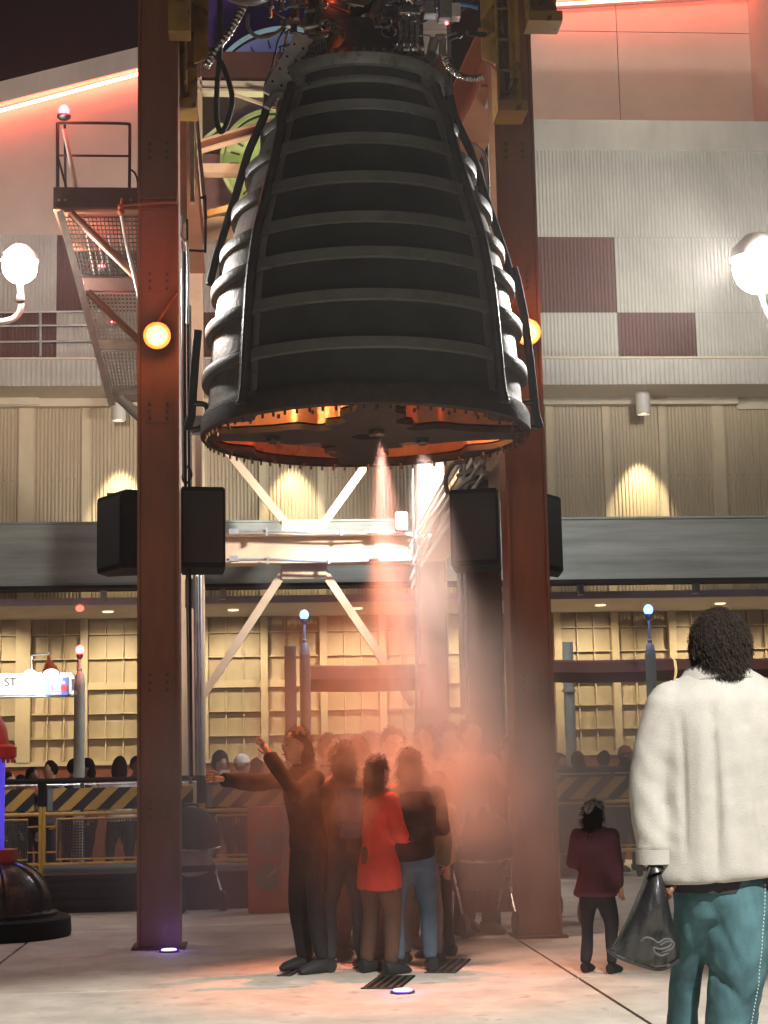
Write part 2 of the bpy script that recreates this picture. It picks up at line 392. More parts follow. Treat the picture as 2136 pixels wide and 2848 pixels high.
# big grey fascia girder
z0 = P(200,1640,21.6).z; z1 = P(200,1458,21.6).z
g = thing('fascia_girder', 'weathered grey girder running the whole width above the queue canopy', 'girder', (0,21.6,z0))
MB().box((xw0,21.6,z0+.045),(xw1,21.75,z1)).build('girder_web', M['fascia'], g)
MB().box((xw0,21.5,z0),(xw1,21.9,z0+.043)).build('bottom_flange', M['black'], g)
MB().box((xw0,21.58,z1+.001),(xw1,21.95,z1+.03)).build('top_flange', M['fascia'], g)
for px in (-50,288,620,940,1280,1615,1937,2250):
    x = P(px,1650,21.75).x
    MB().box((x-.035,21.7,P(200,1668,21.75).z-.02),(x+.035,21.84,z0-.002)).build('hanger', M['fascia'], g)
# can downlights on the upper wall
for i,(px,w_) in enumerate(((330,'left of the stair'),(812,'second'),(1300,'third'),(1790,'right'))):
    lab = ('white can downlight under the overhang, beside the stair stringer and left column', 'white can downlight under the overhang behind the left half of the nozzle',
           'white can downlight under the overhang behind the right edge of the nozzle', 'white can downlight under the overhang right of the right column')[i]
    b = P(px,1170 - (px-330)*.012,23.55); t = thing('can_downlight', lab, 'light', b, 'can downlights under the overhang')
    MB().lathe([(.085,.0),(.105,.0),(.105,.36),(0,.36)], b, 24).build('housing', M['lampwhite'], t, smooth=True)
    MB().lathe([(0,.03),(.085,.03)], b, 20).build('lens', G_CAN, t)
    light('can_light', 'SPOT', b+Vector((0,0,-.03)), (1,.86,.58), 400, .03, aim=b+Vector((0,.24,-1)), angle=46, blend=.6)
# recessed soffit lights washing the panels
for i in range(-6, 9, 1):
    x = px0 + (i+.5)*pitch
    if i % 2 == 0:
        MB().lathe([(0,0),(.06,0),(.06,.02),(.075,.02),(.075,-.004),(.06,-.004)], (x,22.85,zc0-.012), 16).build('soffit_downlight', M.setdefault('dimlens', glow('dim_can_lens',(1,.85,.6),1.1)), B)
        light('soffit_light', 'SPOT', (x,22.85,zc0-.03), WARM, 145, .03, aim=(x,23.98,1.5), angle=118, blend=.7)
# ================================================================ STEEL TOWER
YC = 13.6; XL = P(443,2000,YC).x; XR = P(1462,1500,YC).x
def icol(name, label, x, y, w_, d_, ztop, m, web=None):
    t = thing(name, label, 'column', (x,y,0))
    MB().box((x-w_/2,y,0.02),(x-w_/2+.022,y+d_,ztop)).build('flange', m, t)
    MB().box((x+w_/2-.022,y,0.02),(x+w_/2,y+d_,ztop)).build('flange', m, t)
    MB().box((x-w_/2+.023,y+.05,0.02),(x+w_/2-.023,y+.075,ztop)).build('web', web or m, t)
    MB().box((x-w_/2-.04,y-.04,0),(x+w_/2+.04,y+d_+.04,.02)).build('base_plate', M['rustdark'], t)
    return t
ZT = 9.6
c1 = icol('steel_column','rust red I section column in front, left of the engine, carrying a round lamp', XL, YC-.12, .335, .33, ZT, M['rust'])
c2 = icol('steel_column','rust red I section column in front, right of the engine nozzle', XR, YC-.12, .335, .33, ZT, M['rust'])
for zz in (P(443,562,YC).z, P(443,590,YC).z):
    MB().box((XL-.166,YC-.125,zz-.012),(XL+.166,YC-.08,zz+.012)).build('stiffener', M['rust'], c1)
for zz in (P(1462,925,YC).z,):
    MB().box((XR-.166,YC-.125,zz-.012),(XR+.166,YC-.08,zz+.012)).build('stiffener', M['rust'], c2)
icol('steel_column','shaded brown middle column half hidden behind the front right column', XR-.02, 16.0, .34, .33, ZT, M['rustdark'])  # darker steel puts the column's shade into its colour
YB = 20.7
c5 = icol('steel_column','back right column of the tower, lit pale by the white floodlight', P(1203,1500,YB).x, YB, .34, .34, 10.4, M['tan'])
c6 = icol('steel_column','pale back left column running beside the silver conduits', P(533,1500,YB).x, YB, .30, .34, 10.4, M['tan'])
XB0 = P(560,1500,YB).x; XB1 = P(1155,1500,YB).x
def beam(name, label, a, b, h, d_=.3, m=M['tan'], cat='beam'):
    a = Vector(a); b = Vector(b); t = thing(name, label, cat, a)
    up = Vector((0,0,1)); dr = (b-a).normalized(); s = dr.cross(up).normalized(); up = s.cross(dr)
    MB().bar(a+up*(h/2-.012), b+up*(h/2-.012), d_, .024).build('flange', m, t)
    MB().bar(a-up*(h/2-.012), b-up*(h/2-.012), d_, .024).build('flange', m, t)
    MB().bar(a, b, .025, h-.05).build('web', m, t)
    return t
def XY(px,py,Y): return P(px,py,Y)
zc = P(850,1524,YB).z
cb = beam('cross_beam','bright tan cross beam between the back columns, lined with silver conduit', (XB0-.02,YB+.15,zc), (XB1+.05,YB+.15,zc), .37, .3)
# bolts on the beam end
for i in range(3):
    MB().cyl((XB1-.06,YB+.12,zc-.1+i*.1),(XB1-.06,YB+.10,zc-.1+i*.1),.02,8).build('bolt', M['pipe'], cb)
# X braces
def brace(label, a, b, w_=.10, m=M['tan']):
    t = MB().bar(a, b, w_, .06, up=(0,1,0)).build('diagonal_brace', m); return tag(t, label, 'brace', 'diagonal braces of the back frame')
Yx = YB+.2
brace('pale diagonal brace rising left from the cross beam to the nozzle rim', P(812,1478,Yx), P(600,1215,Yx))
brace('pale diagonal brace rising right from the cross beam to the nozzle rim', P(885,1478,Yx), P(1085,1200,Yx))
brace('pale diagonal brace falling left from under the cross beam to the left column', P(800,1575,Yx), P(548,1960,Yx))
brace('diagonal brace falling right from under the cross beam into the mist', P(890,1575,Yx), P(1150,1960,Yx))
for (y0,y1,lab) in ((1445,1480,'upper'),(1568,1610,'lower')):
    a = P(784,y1,Yx-.05); b = P(908,y0,Yx-.05)
    MB().box((a.x,Yx-.055,min(a.z,b.z)),(b.x,Yx-.035,max(a.z,b.z))).build('gusset_plate', M['tan'], cb)
# side beams running away from the camera
zs_ = P(1160,1560,YB).z
beam('side_beam','tan side beam running back from the front right column at speaker height', (XR-.02,YC+.25,zc), (P(1203,1500,YB).x,YB,zc), .37, .3, M['tan'])
zhi = 7.45
beam('side_beam','orange lit side beam high on the right, running back from the yellow bracket', (XR-.05,YC+.25,zhi), (XR-.5,YB,zhi), .55, .34, mat('orange_lit_steel',(.46,.17,.06),.55,var=.15))  # orange light on the beam is put into its base colour
beam('side_beam','brown side beam high on the left beside the silver strip', (XL+.05,YC+.25,zhi+.3), (XL+.05,YB,zhi+.3), .4, .3, M['rust'])
# high back frame members seen left and right of the nozzle
for (px_a,ya,px_b,yb,h,m,lab) in (
    (545,186,1345,176,.34,'rustdark','dark maroon cross beam high behind the engine'),
    (545,238,1345,228,.055,'cream','pale double rail under the dark maroon beam'),
    (545,257,1345,247,.035,'cream','thin pale rail below the pale double rail'),
    (545,474,1345,462,.12,'tan','short beige beam behind the left side of the nozzle'),
    (545,640,1345,640,.30,'tan','tan cross beam behind the lower rings on the left')):
    a = P(px_a,ya,YB+.1); b = P(px_b,yb,YB+.1)
    t = MB().bar(a, (b.x,a.y,a.z), .2, h).build('cross_beam', M[m]); tag(t, lab, 'beam')
def rail(lab, p, q, w_, h, m, Y=YB-.3):
    tag(MB().bar(P(*p,Y), P(*q,Y), w_, h).build('sloping_beam', M[m]), lab, 'beam')
rail('sloping rust and tan rafter under the green disc', (545,410), (790,340), .1, .11, 'rust')
rail('thin tan lip along the top of the sloping rafter', (545,398), (790,327), .14, .022, 'tan', YB-.32)
rail('thin tan lip along the bottom of the sloping rafter', (545,424), (790,354), .14, .02, 'tan', YB-.32)
rail('lower sloping orange brown rafter left of the nozzle', (545,604), (700,566), .1, .08, 'yellow')
rail('thin white diagonal strut across the green disc', (650,262), (775,306), .03, .035, 'cream', YB-.4)
rail('green tinted strut at the lower left of the green disc', (570,385), (620,345), .03, .04, 'green_lit', YB-.35)
# green disc and blue disc
def disc(name, lab, px, py, r, Y, m, mr):
    c = P(px,py,Y); t = thing(name, lab, 'disc', c)
    MB().cyl(c+Vector((0,.12,0)), c+Vector((0,.18,0)), r, 64).build('disc_face', m, t)
    mb = MB(); n = 72; pr = [(r,-.03),(r+.045,-.03),(r+.045,.03),(r,.03)]; b = len(mb.v)
    for i in range(n):
        a = 2*math.pi*i/n
        for (rr,dy) in pr: mb.v.append(c+Vector((rr*math.cos(a), dy, rr*math.sin(a))))
    for i in range(n):
        for k in range(4):
            j = (i+1)%n; k2 = (k+1)%4; mb.f.append((i*4+k,i*4+k2,j*4+k2,j*4+k))
    mb.build('ring', mr, t, smooth=True)
    for i in range(24):
        a = 2*math.pi*i/24; d = Vector((math.cos(a),0,math.sin(a)))
        MB().bar(c+d*(r-.20)+Vector((0,.1,0)), c+d*(r-.08)+Vector((0,.1,0)), .02, .02).build('tick', M['dark_gap'], t)
    return t
disc('round_dial','green lit round dial behind the upper left of the nozzle', 765, 448, .68, 21.4, M['green_lit'], M['green_lit'])
disc('round_dial','blue and violet lit round dial above the maroon beam', 800, 289, 1.08, 22.2, M['blue_disc'], mat('green_lit_rim',(.5,.6,.5),.5,emit=((.3,.6,.5),.25)))  # rim emission stands in for the greenish light on it
light('dial_light', 'POINT', P(760,110,21.3), (.35,.4,1), 8, .1)
light('dial_light_violet', 'POINT', P(690,60,21.0), (.35,.12,1), 3.5, .1)
light('green_light', 'POINT', P(745,400,20.9), (.8,1,.35), 10, .1)
light('recess_fill', 'POINT', P(640,520,20.0), (1,.62,.38), 24, .15)  # unseen warm lamps added to lift the dark recess
light('recess_fill', 'POINT', P(1330,420,16.5), (1,.42,.25), 30, .15)
tag(MB().box(P(505,330,23.0), P(860,-200,23.05)).build('backdrop_panel', M['purple_lit']), 'violet lit backdrop panel behind the round dials', 'panel')
tag(MB().box(P(505,425,22.0), P(1330,200,22.05)).build('backdrop_panel', M['olive'] if 'olive' in M else M.setdefault('olive', mat('olive_brown_panel',(.16,.12,.05),.6,var=.3,scale=2))), 'olive brown backdrop panel behind the green dial', 'panel')
# ---------------------------------------------------------------- yellow brackets
def bracket(lab, x0, x1, ytop, ybot, Y, flip=1, d_=.30):
    a = P(x0,ybot,Y); b = P(x1,ytop,Y); t = thing('yellow_bracket', lab, 'bracket', a)
    X0, X1, Z0, Z1 = a.x, b.x, a.z, b.z
    MB().box((X0,Y+d_-.02,Z0+.09),(X1,Y+d_,Z1)).build('back_plate', M['yellow'], t)
    MB().box((X0,Y,Z0+.09),(X0+.02,Y+d_-.021,Z1)).build('side_plate', M['yellow'], t)
    mb = MB(); xm = (X0+X1)/2
    mb.box((xm-.012,Y+.02,Z0+.25),(xm+.012,Y+d_-.021,Z1)); mb.build('web', M['yellow'], t)
    MB().box((X0,Y-.01,Z0),(X1,Y+d_,Z0+.089)).build('foot_block', M['yellow'], t)
    n = 3
    for i in range(n):
        z = Z0 + .35 + i*(Z1-Z0-.35)/n
        s = X1 if flip > 0 else X0
        MB().prism([(xm,Y+.02,z),(s+flip*.0,Y+.02,z+.0),(s,Y+d_-.03,z+.16),(xm,Y+d_-.03,z+.16)],0,(0,0,.02)).build('gusset', M['yellow'], t)
        MB().prism([(s-flip*.02,Y+.0,z+.05),(s+flip*.10,Y+.12,z+.16),(s+flip*.10,Y+.12,z+.5),(s-flip*.02,Y+.0,z+.62)],0,(0,.02,0)).build('wing_plate', M['yellow'], t)
    return t
bracket('tall yellow steel bracket bolted beside the left column at the top of the frame', 483, 545, -60, 300, 13.75, 1)
bracket('tall yellow steel bracket bolted to the top of the right column', 1385, 1455, -60, 308, 13.15, -1)
bracket('short yellow bracket end at the very top right of the right column', 1470, 1556, -160, 58, 12.9, 1, .25)
tag(MB().box(P(468,85,13.2), P(530,-60,13.4)).build('bracket_cap', M['yellow']), 'small yellow cap block at the very top beside the left column', 'bracket')
# pale strip beside the left column + silver tray
tag(MB().box(P(486,620,14.9), P(520,302,15.0)).build('pale_strip', M['tan']), 'pale vertical cover strip hanging under the left yellow bracket', 'cover')
tag(MB().box(P(529,560,14.95), P(541,300,15.05)).build('cable_tray', M['galv']), 'narrow grey cable tray under the left yellow bracket', 'tray')
# ---------------------------------------------------------------- conduits
def conduit(lab, pts, r, m='galv', grp=None, name='conduit'):
    t = wire(name, pts, r, M[m], n=8, seg=5); return tag(t, lab, 'pipe', grp)
def straight(lab, a, b, r, m='galv', grp=None, name='conduit'):
    return tag(MB().cyl(a, b, r, 10).build(name, M[m], smooth=True), lab, 'pipe', grp)
GC = 'vertical conduits beside the left column'
for (x0,y0,x1,y1,Y,r,m,lab) in (
  (545,305,572,600,15,.018,'galv','bright silver conduit under the left yellow bracket'),
  (512,700,516,1370,14.2,.014,'black','thin black conduit hugging the right edge of the left column'),
  (506,600,510,1330,14.3,.012,'galv','thin silver conduit next to the black one by the left column'),
  (527,850,529,1360,14.6,.016,'galv','silver conduit above the left speaker'),
  (521,1590,530,2180,14.6,.016,'galv','silver conduit under the left speaker, nearest the column'),
  (545,1590,551,2170,20.2,.035,'galv','thick pale conduit running down the back left column'),
  (557,1600,562,2170,20.15,.020,'galv','thin pale conduit on the outside of the back left column'),
  (1146,1290,1152,1540,19.9,.016,'galv','upright conduit at the right end of the cross beam'),
  (1160,1560,1158,2050,19.9,.020,'galv','upright conduit fading into the mist on the back right column'),
  (1279,1585,1290,1985,15.7,.030,'galv','thick grey conduit under the right speaker'),
  (1292,1585,1302,1990,15.8,.014,'galv','thin conduit beside the thick one under the right speaker')):
    straight(lab, P(x0,y0,Y), P(x1,y1,Y), r, m)
# conduits on the cross beam with fittings and boxes
for (ya,yb,lab) in ((1479,1484,'along the top flange'),(1557,1562,'along the bottom flange')):
    conduit('silver conduit %s of the tan cross beam' % lab, [P(630,ya,YB-.08),P(760,ya-1,YB-.08),P(930,yb,YB-.08),P(1090,yb-4,YB-.08),P(1155,ya+14,YB-.1)], .018)
for (x,y,w2,h2,lab) in ((650,1479,26,12,'top left'),(650,1554,26,12,'bottom left'),(1042,1474,26,12,'top right'),(1042,1546,26,12,'bottom right'),(1130,1552,30,14,'far right')):
    tag(MB().box(P(x-w2/2,y+h2/2,YB-.16), P(x+w2/2,y-h2/2,YB-.06)).build('junction_box', M['galv']), 'small grey junction fitting at the %s of the cross beam' % lab, 'box')
tag(MB().box(P(1102,1473,YB-.2), P(1130,1428,YB-.06)).build('junction_box', M['galv'], bevel=.008), 'pale square junction box standing on the right end of the cross beam', 'box')
for (x,y) in ((742,1480),(950,1478),(745,1560),(915,1557)):
    MB().box(P(x-3,y+10,YB-.12), P(x+3,y-12,YB-.08)).build('conduit_strap', M['galv'], cb)
# conduits following the right side beam (receding)
for k,(dx,dz) in enumerate(((-.20,.28),(-.22,.16),(-.2,.02),(-.21,-.13),(-.2,-.24))):
    a = Vector((P(1203,1500,YB).x-.06+dx+.1, YB-.05, zc+dz)); b = Vector((XR-.06+dx, YC+.5, zc+dz))
    pts = [a+Vector((-.12,0,-.28)), a, a.lerp(b,.3)+Vector((0,0,.0)), b]
    o = MB().tube(pts, .017+.004*(k%2), 8).build('conduit', M['galv'], smooth=True)
    tag(o, ['topmost silver conduit on the side beam right of the mist','second silver conduit on the side beam right of the mist','middle silver conduit on the side beam right of the mist','fourth silver conduit on the side beam right of the mist','lowest silver conduit on the side beam right of the mist'][k], 'pipe', 'conduits along the right side beam')
# cluster under the right end of the nozzle
clp = [([(1245,1375),(1240,1330),(1262,1290),(1300,1285)],.022,'dark bent pipe under the right end of the nozzle rim','pipe'),
       ([(1262,1372),(1290,1345),(1330,1325),(1372,1318)],.035,'thick grey pipe rising right above the right speaker','galv'),
       ([(1270,1325),(1310,1308),(1350,1300)],.02,'silver pipe just under the rim on the right','galv'),
       ([(1293,1370),(1290,1300),(1294,1270)],.018,'short upright silver pipe above the right speaker','galv')]
for pts,r,lab,m in clp: conduit(lab, [P(x,y,14.9) for x,y in pts], r, m)
tag(MB().box(P(1323,1322,14.8), P(1336,1258,14.9)).build('junction_box', M['galv']), 'tall narrow pale box above the right speaker', 'box')
tag(MB().box(P(1326,1358,14.7), P(1352,1330,14.85)).build('junction_box', M['darkmetal'], bevel=.01), 'small dark fitting above the right speaker', 'box')
tag(MB().box(P(526,1205,14.9), P(566,1162,15.0)).build('junction_box', M['galv'], bevel=.006), 'pale blue grey box at the left end of the nozzle rim', 'box')
tag(MB().box(P(515,1690,14.5), P(540,1612,14.6)).build('junction_box', M['galv'], bevel=.006), 'tall pale box under the left speaker', 'box')
conduit('small coil of dark cable above the left speaker', [P(509,1290,14.3),P(528,1305,14.3),P(532,1325,14.3),P(518,1345,14.3),P(508,1330,14.3),P(512,1308,14.3)], .01, 'black', name='cable')
conduit('wavy silver hose on the inner edge of the left column', [P(497,640,14.1),P(503,655,14.0),P(512,668,14.0),P(520,680,14.0),P(523,760,14.0),P(521,900,14.0)], .014, 'galv')
conduit('black square hoop of pipe beside the left cover strip', [P(556,550,14.7),P(566,550,14.7),P(571,556,14.7),P(571,690,14.7),P(566,698,14.7),P(525,696,14.7)], .012, 'black')
straight('long thin black conduit down the right of the left column', P(520,610,14.1), P(533,2160,14.1), .012, 'black')
# right high conduits and tray
conduit('silver conduit bending down along the orange side beam', [P(1375,60,14.2),P(1372,85,14.2),P(1372,130,14.3),P(1365,160,14.4),P(1300,345,15.4)], .018)
conduit('thick silver pipe sloping beside the orange side beam', [P(1372,210,14.6),P(1335,270,14.9),P(1300,352,15.4)], .028)
conduit('bent silver pipe beside the upper right of the nozzle', [P(1285,360,15.2),P(1315,395,15.2),P(1350,440,15.2),P(1357,520,15.2)], .022)
conduit('thin bent pipe beside the upper right of the nozzle', [P(1310,430,15.3),P(1335,460,15.3),P(1345,510,15.3)], .014)
t = thing('cable_ladder','perforated silver cable ladder on the orange side beam', 'tray', P(1390,200,14.2))
a0, a1 = P(1376,250,14.0), P(1308,440,16.2)
for s in (-.05,.05): MB().bar(a0+Vector((s,0,-.05)), a1+Vector((s,0,-.05)), .015, .04).build('side_rail', M['galv'], t)
for i in range(26):
    c = a0.lerp(a1, (i+.5)/26)+Vector((0,0,-.06)); MB().box(c-Vector((.045,.02,.008)), c+Vector((.045,.02,.008))).build('rung', M['galv'], t)
# ---------------------------------------------------------------- column lamps
def collamp(lab, px, py, arm):
    c = P(px,py,YC-.25); t = thing('column_lamp', lab, 'lamp', c)
    def ring(prof, m, nm, n=32):
        mb = MB(); b = 0
        for (r,y) in prof:
            for k in range(n):
                a = 2*math.pi*k/n; mb.v.append(c+Vector((r*math.cos(a), y, r*math.sin(a))))
        for i in range(len(prof)-1):
            for k in range(n):
                k2 = (k+1)%n; mb.f.append((i*n+k,i*n+k2,(i+1)*n+k2,(i+1)*n+k))
        return mb.build(nm, m, t, smooth=True)
    ring([(.0,.13),(.05,.12),(.085,.06),(.103,-.01),(.108,-.03)], M['redbox'], 'housing')
    ring([(.086,-.028),(.108,-.031),(.108,-.005),(.098,.0)], G_ORANGE, 'rim')
    ring([(.0,.03),(.05,.01),(.085,-.026)], G_YEL, 'lens')
    ring([(.0,-.02),(.022,-.015),(.024,.0)], glow('lamp_core',(1,.9,.55),9), 'bulb')
    MB().tube(curve_pts([c+Vector((0,.1,.02)), c+Vector((.0,.05,.12)), P(*arm,YC-.13)],5), .010, 8).build('arm', M['redbox'], t, smooth=True)
    return t
collamp('round lamp with glowing yellow lens and orange rim on the left column', 437, 935, (491,815))
collamp('round orange glowing lamp on the right column, half hidden by the nozzle', 1466, 925, (1440,860))
light('column_lamp_light', 'POINT', P(440,925,YC-.45), (1,.30,.07), 6, .08)
light('column_lamp_light', 'POINT', P(1480,905,YC-.4), (1,.30,.07), 10, .08)
light('column_red_wash', 'SPOT', P(437,640,YC-.9), (1,.13,.03), 9, .05, aim=P(443,700,YC), angle=80, blend=1)
for cc_, xx in ((c1,XL),(c2,XR)):
    for py in (430,790,1150,1900,2250):
        z = P(443 if cc_ is c1 else 1462, py, YC).z
        MB().box((xx-.10,YC-.082,z-.09),(xx+.10,YC-.072,z+.09)).build('splice_plate', M['rust'], cc_)
        for sx_ in (-.07,.07):
            for sz_ in (-.06,0,.06):
                MB().cyl((xx+sx_,YC-.084,z+sz_),(xx+sx_,YC-.100,z+sz_),.013,6).build('bolt', M['rustdark'], cc_)
# ---------------------------------------------------------------- speakers
def speaker(lab, plan, ytop, ybot, px):
    z0 = P(px,ybot,14.3).z; z1 = P(px,ytop,14.3).z
    t = thing('loudspeaker', lab, 'speaker', (plan[0][0],plan[0][1],z0), 'black loudspeakers on the columns')
    MB().prism([(x,y,z0) for x,y in plan],0,(0,0,z1-z0)).build('cabinet', M['black'], t, bevel=.012)
    (xa,ya),(xb,yb) = plan[0], plan[1]; d = Vector((xb-xa,yb-ya,0)); n = Vector((d.y,-d.x,0)).normalized()*.006
    q = [Vector((xa,ya,z0+.04))+d*.06+n, Vector((xb,yb,z0+.04))-d*.06+n, Vector((xb,yb,z1-.04))-d*.06+n, Vector((xa,ya,z1-.04))+d*.06+n]
    MB().prism(q,0,n).build('grille', M['rubber'], t)
    for s in (.3,.7):
        c = Vector((xa,ya,0)).lerp(Vector((plan[2][0],plan[2][1],0)),s); MB().box((c.x-.03,c.y+.05,z1),(c.x+.03,c.y+.09,z1+.035)).build('rigging_lug', M['darkmetal'], t)
def pp(px, Y): v = P(px,1480,Y); return (v.x, v.y)
speaker('black loudspeaker cabinet on the left side of the left column', [pp(269,14.45),pp(340,14.0),pp(392,14.0),pp(392,14.6),pp(300,14.7)], 1378, 1590, 330)
speaker('black loudspeaker cabinet on the right side of the left column', [pp(502,14.0),pp(627,14.05),pp(622,14.6),pp(502,14.6)], 1368, 1588, 560)
speaker('large black loudspeaker in the mist on the left side of the right column', [pp(1252,14.1),pp(1388,14.0),pp(1392,14.6),pp(1262,14.7)], 1372, 1580, 1320)
speaker('narrow black loudspeaker on the outer side of the right column', [pp(1502,14.0),pp(1563,14.35),pp(1550,14.8),pp(1504,14.6)], 1380, 1590, 1530)
# ---------------------------------------------------------------- stair and landing, left
def yz(px,py,Y): return P(px,py,Y)
Yp = 14.6
st = thing('stair_landing','dark brown steel landing with guard rail beside the left column', 'landing', P(270,585,Yp))
a = P(148,585,Yp); b = P(392,522,Yp)
MB().box((a.x,Yp,a.z+.02),(b.x,Yp+.05,b.z)).build('edge_channel', M['rustdark'], st)
MB().box((a.x,Yp-.03,a.z),(b.x,Yp+1.2,a.z+.018)).build('bottom_flange', M['rust'], st)
MB().box((a.x,Yp+.06,b.z-.06),(b.x,Yp+1.2,b.z-.03)).build('deck', M['rustdark'], st)
for px in (164,182,364): MB().cyl(P(px,556,Yp-.005), P(px,556,Yp+.0), .012, 8).build('bolt', M['pipe'], st)
gr_ = thing('guard_rail','dark bent pipe guard rail around the left landing, red beacon at its corner', 'railing', P(160,522,Yp+.1))
def pl(pts, Y=Yp+.1): return [P(x,y,Y) for x,y in pts]
MB().tube(pl([(160,522),(160,342)]),.016,8).build('post', M['darkmetal'], gr_)
MB().tube(curve_pts(pl([(160,342),(250,342),(352,344),(359,350),(361,362),(360,522)]),4),.014,8).build('top_rail', M['darkmetal'], gr_, smooth=True)
MB().tube(pl([(160,432),(360,434)]),.011,8).build('mid_rail', M['darkmetal'], gr_)
MB().tube(pl([(180,345),(182,522)],Yp+1.0),.012,8).build('post', M['darkmetal'], gr_)
MB().tube(pl([(162,440),(184,520)],Yp+.12),.010,8).build('strut', M['darkmetal'], gr_)
MB().tube(curve_pts(pl([(361,470),(374,480),(382,500),(384,530)]),4),.009,8).build('cable', M['black'], gr_, smooth=True)
wp = straight('pale slanting pipe climbing from the landing to the red beacon', P(212,522,Yp+.06), P(178,360,Yp+.06), .020, 'lampwhite')
# stair flights under the landing: slanting stringers with see-through grating panels
sf = thing('grated_stair','pale steel stair with see-through grating panels slanting down behind the left column', 'stair', P(240,800,Yp))
s0 = P(168,592,Yp); s1 = P(311,1125,Yp)
MB().bar(s0, s1, .06, .10, up=(0,1,0)).build('stringer', M['grille'], sf)
def quadgrid(pts, nx, ny, m, name, wbar=.010, solid_top=None):
    A,Bq,Cq,D = [Vector(p) for p in pts]; mb = MB()
    for i in range(nx+1):
        u = i/nx; mb.bar(A.lerp(Bq,u), D.lerp(Cq,u), wbar, .012, up=(0,1,0))
    for j in range(ny+1):
        v = j/ny; mb.bar(A.lerp(D,v)+Vector((0,.004,0)), Bq.lerp(Cq,v)+Vector((0,.004,0)), wbar, .012, up=(0,1,0))
    return mb.build(name, m, sf)
quadgrid([yz(178,604,Yp+.1),yz(400,604,Yp+.1),yz(400,768,Yp+.4),yz(222,768,Yp+.4)], 20, 14, M['darkmetal'], 'grating', .010)
quadgrid([yz(236,816,Yp+.1),yz(400,816,Yp+.1),yz(400,942,Yp+.3),yz(272,942,Yp+.3)], 15, 12, M['grille'], 'grating', .016)
quadgrid([yz(286,976,Yp+.1),yz(400,976,Yp+.1),yz(400,1074,Yp+.3),yz(310,1074,Yp+.3)], 11, 10, M['grille'], 'grating', .016)
for (xa,ya,xb,yb,m) in ((218,770,400,808,'rustdark'),(275,946,400,972,'pipe'),(306,1078,400,1100,'pipe'),(172,590,400,602,'rustdark')):
    MB().box(yz(xa,yb,Yp+.42), yz(xb,ya,Yp+.5)).build('landing_edge', M[m], sf)
for i in range(9):
    MB().bar(yz(240+i*15,655,Yp+.5), yz(262+i*15,765,Yp+.5), .008, .008).build('baluster', M['grille'], sf)
br = M['rust']
tag(MB().cyl(P(197,592,Yp-.02), P(392,782,Yp-.05), .036, 12).build('pipe_brace', br, smooth=True), 'thick brown pipe brace from the landing to the left column', 'brace')
tag(MB().cyl(P(246,812,Yp-.02), P(392,952,Yp-.05), .032, 12).build('pipe_brace', br, smooth=True), 'lower brown pipe brace across the middle grating', 'brace')
tag(MB().cyl(P(335,1108,Yp-.02), P(395,1165,Yp-.05), .045, 12).build('pipe_brace', M['lampwhite'], smooth=True), 'short pale pipe brace at the foot of the stair beside the can light', 'brace')
MB().box(P(306,1112,Yp), P(395,1106,Yp+.1)).build('foot_rail', M['lampwhite'], sf)
conduit('white pipe slanting across the stair gratings to the left column', [P(338,600,Yp-.12),P(352,680,Yp-.12),P(372,760,Yp-.12),P(392,850,Yp-.12)], .016, 'lampwhite')
vv = thing('valve','small orange lit pipe valve in front of the landing', 'valve', P(337,580,Yp-.15))
MB().cyl(P(335,598,Yp-.15),P(340,552,Yp-.15),.014,10).sphere(P(337,590,Yp-.15),.032,12,8).sphere(P(335,575,Yp-.15),.026,12,8).build('body', M['redbox'], vv, smooth=True)
conduit('thin orange lit pipe from the valve across the left column', [P(340,572,YC-.2),P(400,567,YC-.2),P(480,563,YC-.2),P(490,560,YC-.18),P(493,500,YC-.15),P(492,300,YC-.15)], .010, 'redbox')
# ---------------------------------------------------------------- beacons
def beacon(lab, px, py, Y, r, g, base=True, name='beacon_lamp', cat='lamp', pw=3, col=RED):
    c = P(px,py,Y); t = thing(name, lab, cat, c-Vector((0,0,r*1.6)))
    MB().sphere(c, r, 16, 10, (1,1,1.15)).build('glass', g, t, smooth=True)
    if base: MB().lathe([(r*1.1,-r*.9),(r*1.25,-r*.9),(r*1.25,-r*1.3),(r*.7,-r*1.7),(0,-r*1.7)], c, 16).build('base', M['darkmetal'], t, smooth=True)
    if pw: light('beacon_light', 'POINT', c-Vector((0,.14,0)), col, pw, .05)
    return t
beacon('glowing red beacon at the corner of the landing guard rail', 178, 308, Yp+.1, .05, G_RED, pw=14)
beacon('small red lamp shining through the upper stair grating', 283, 742, 15.4, .032, G_RED, pw=4)
beacon('small red lamp shining through the middle stair grating', 317, 895, 15.4, .032, G_RED, pw=4)
beacon('small red lamp under the left floodlight at the bend of its arm', 56, 826, 14.8, .034, G_RED, pw=4)
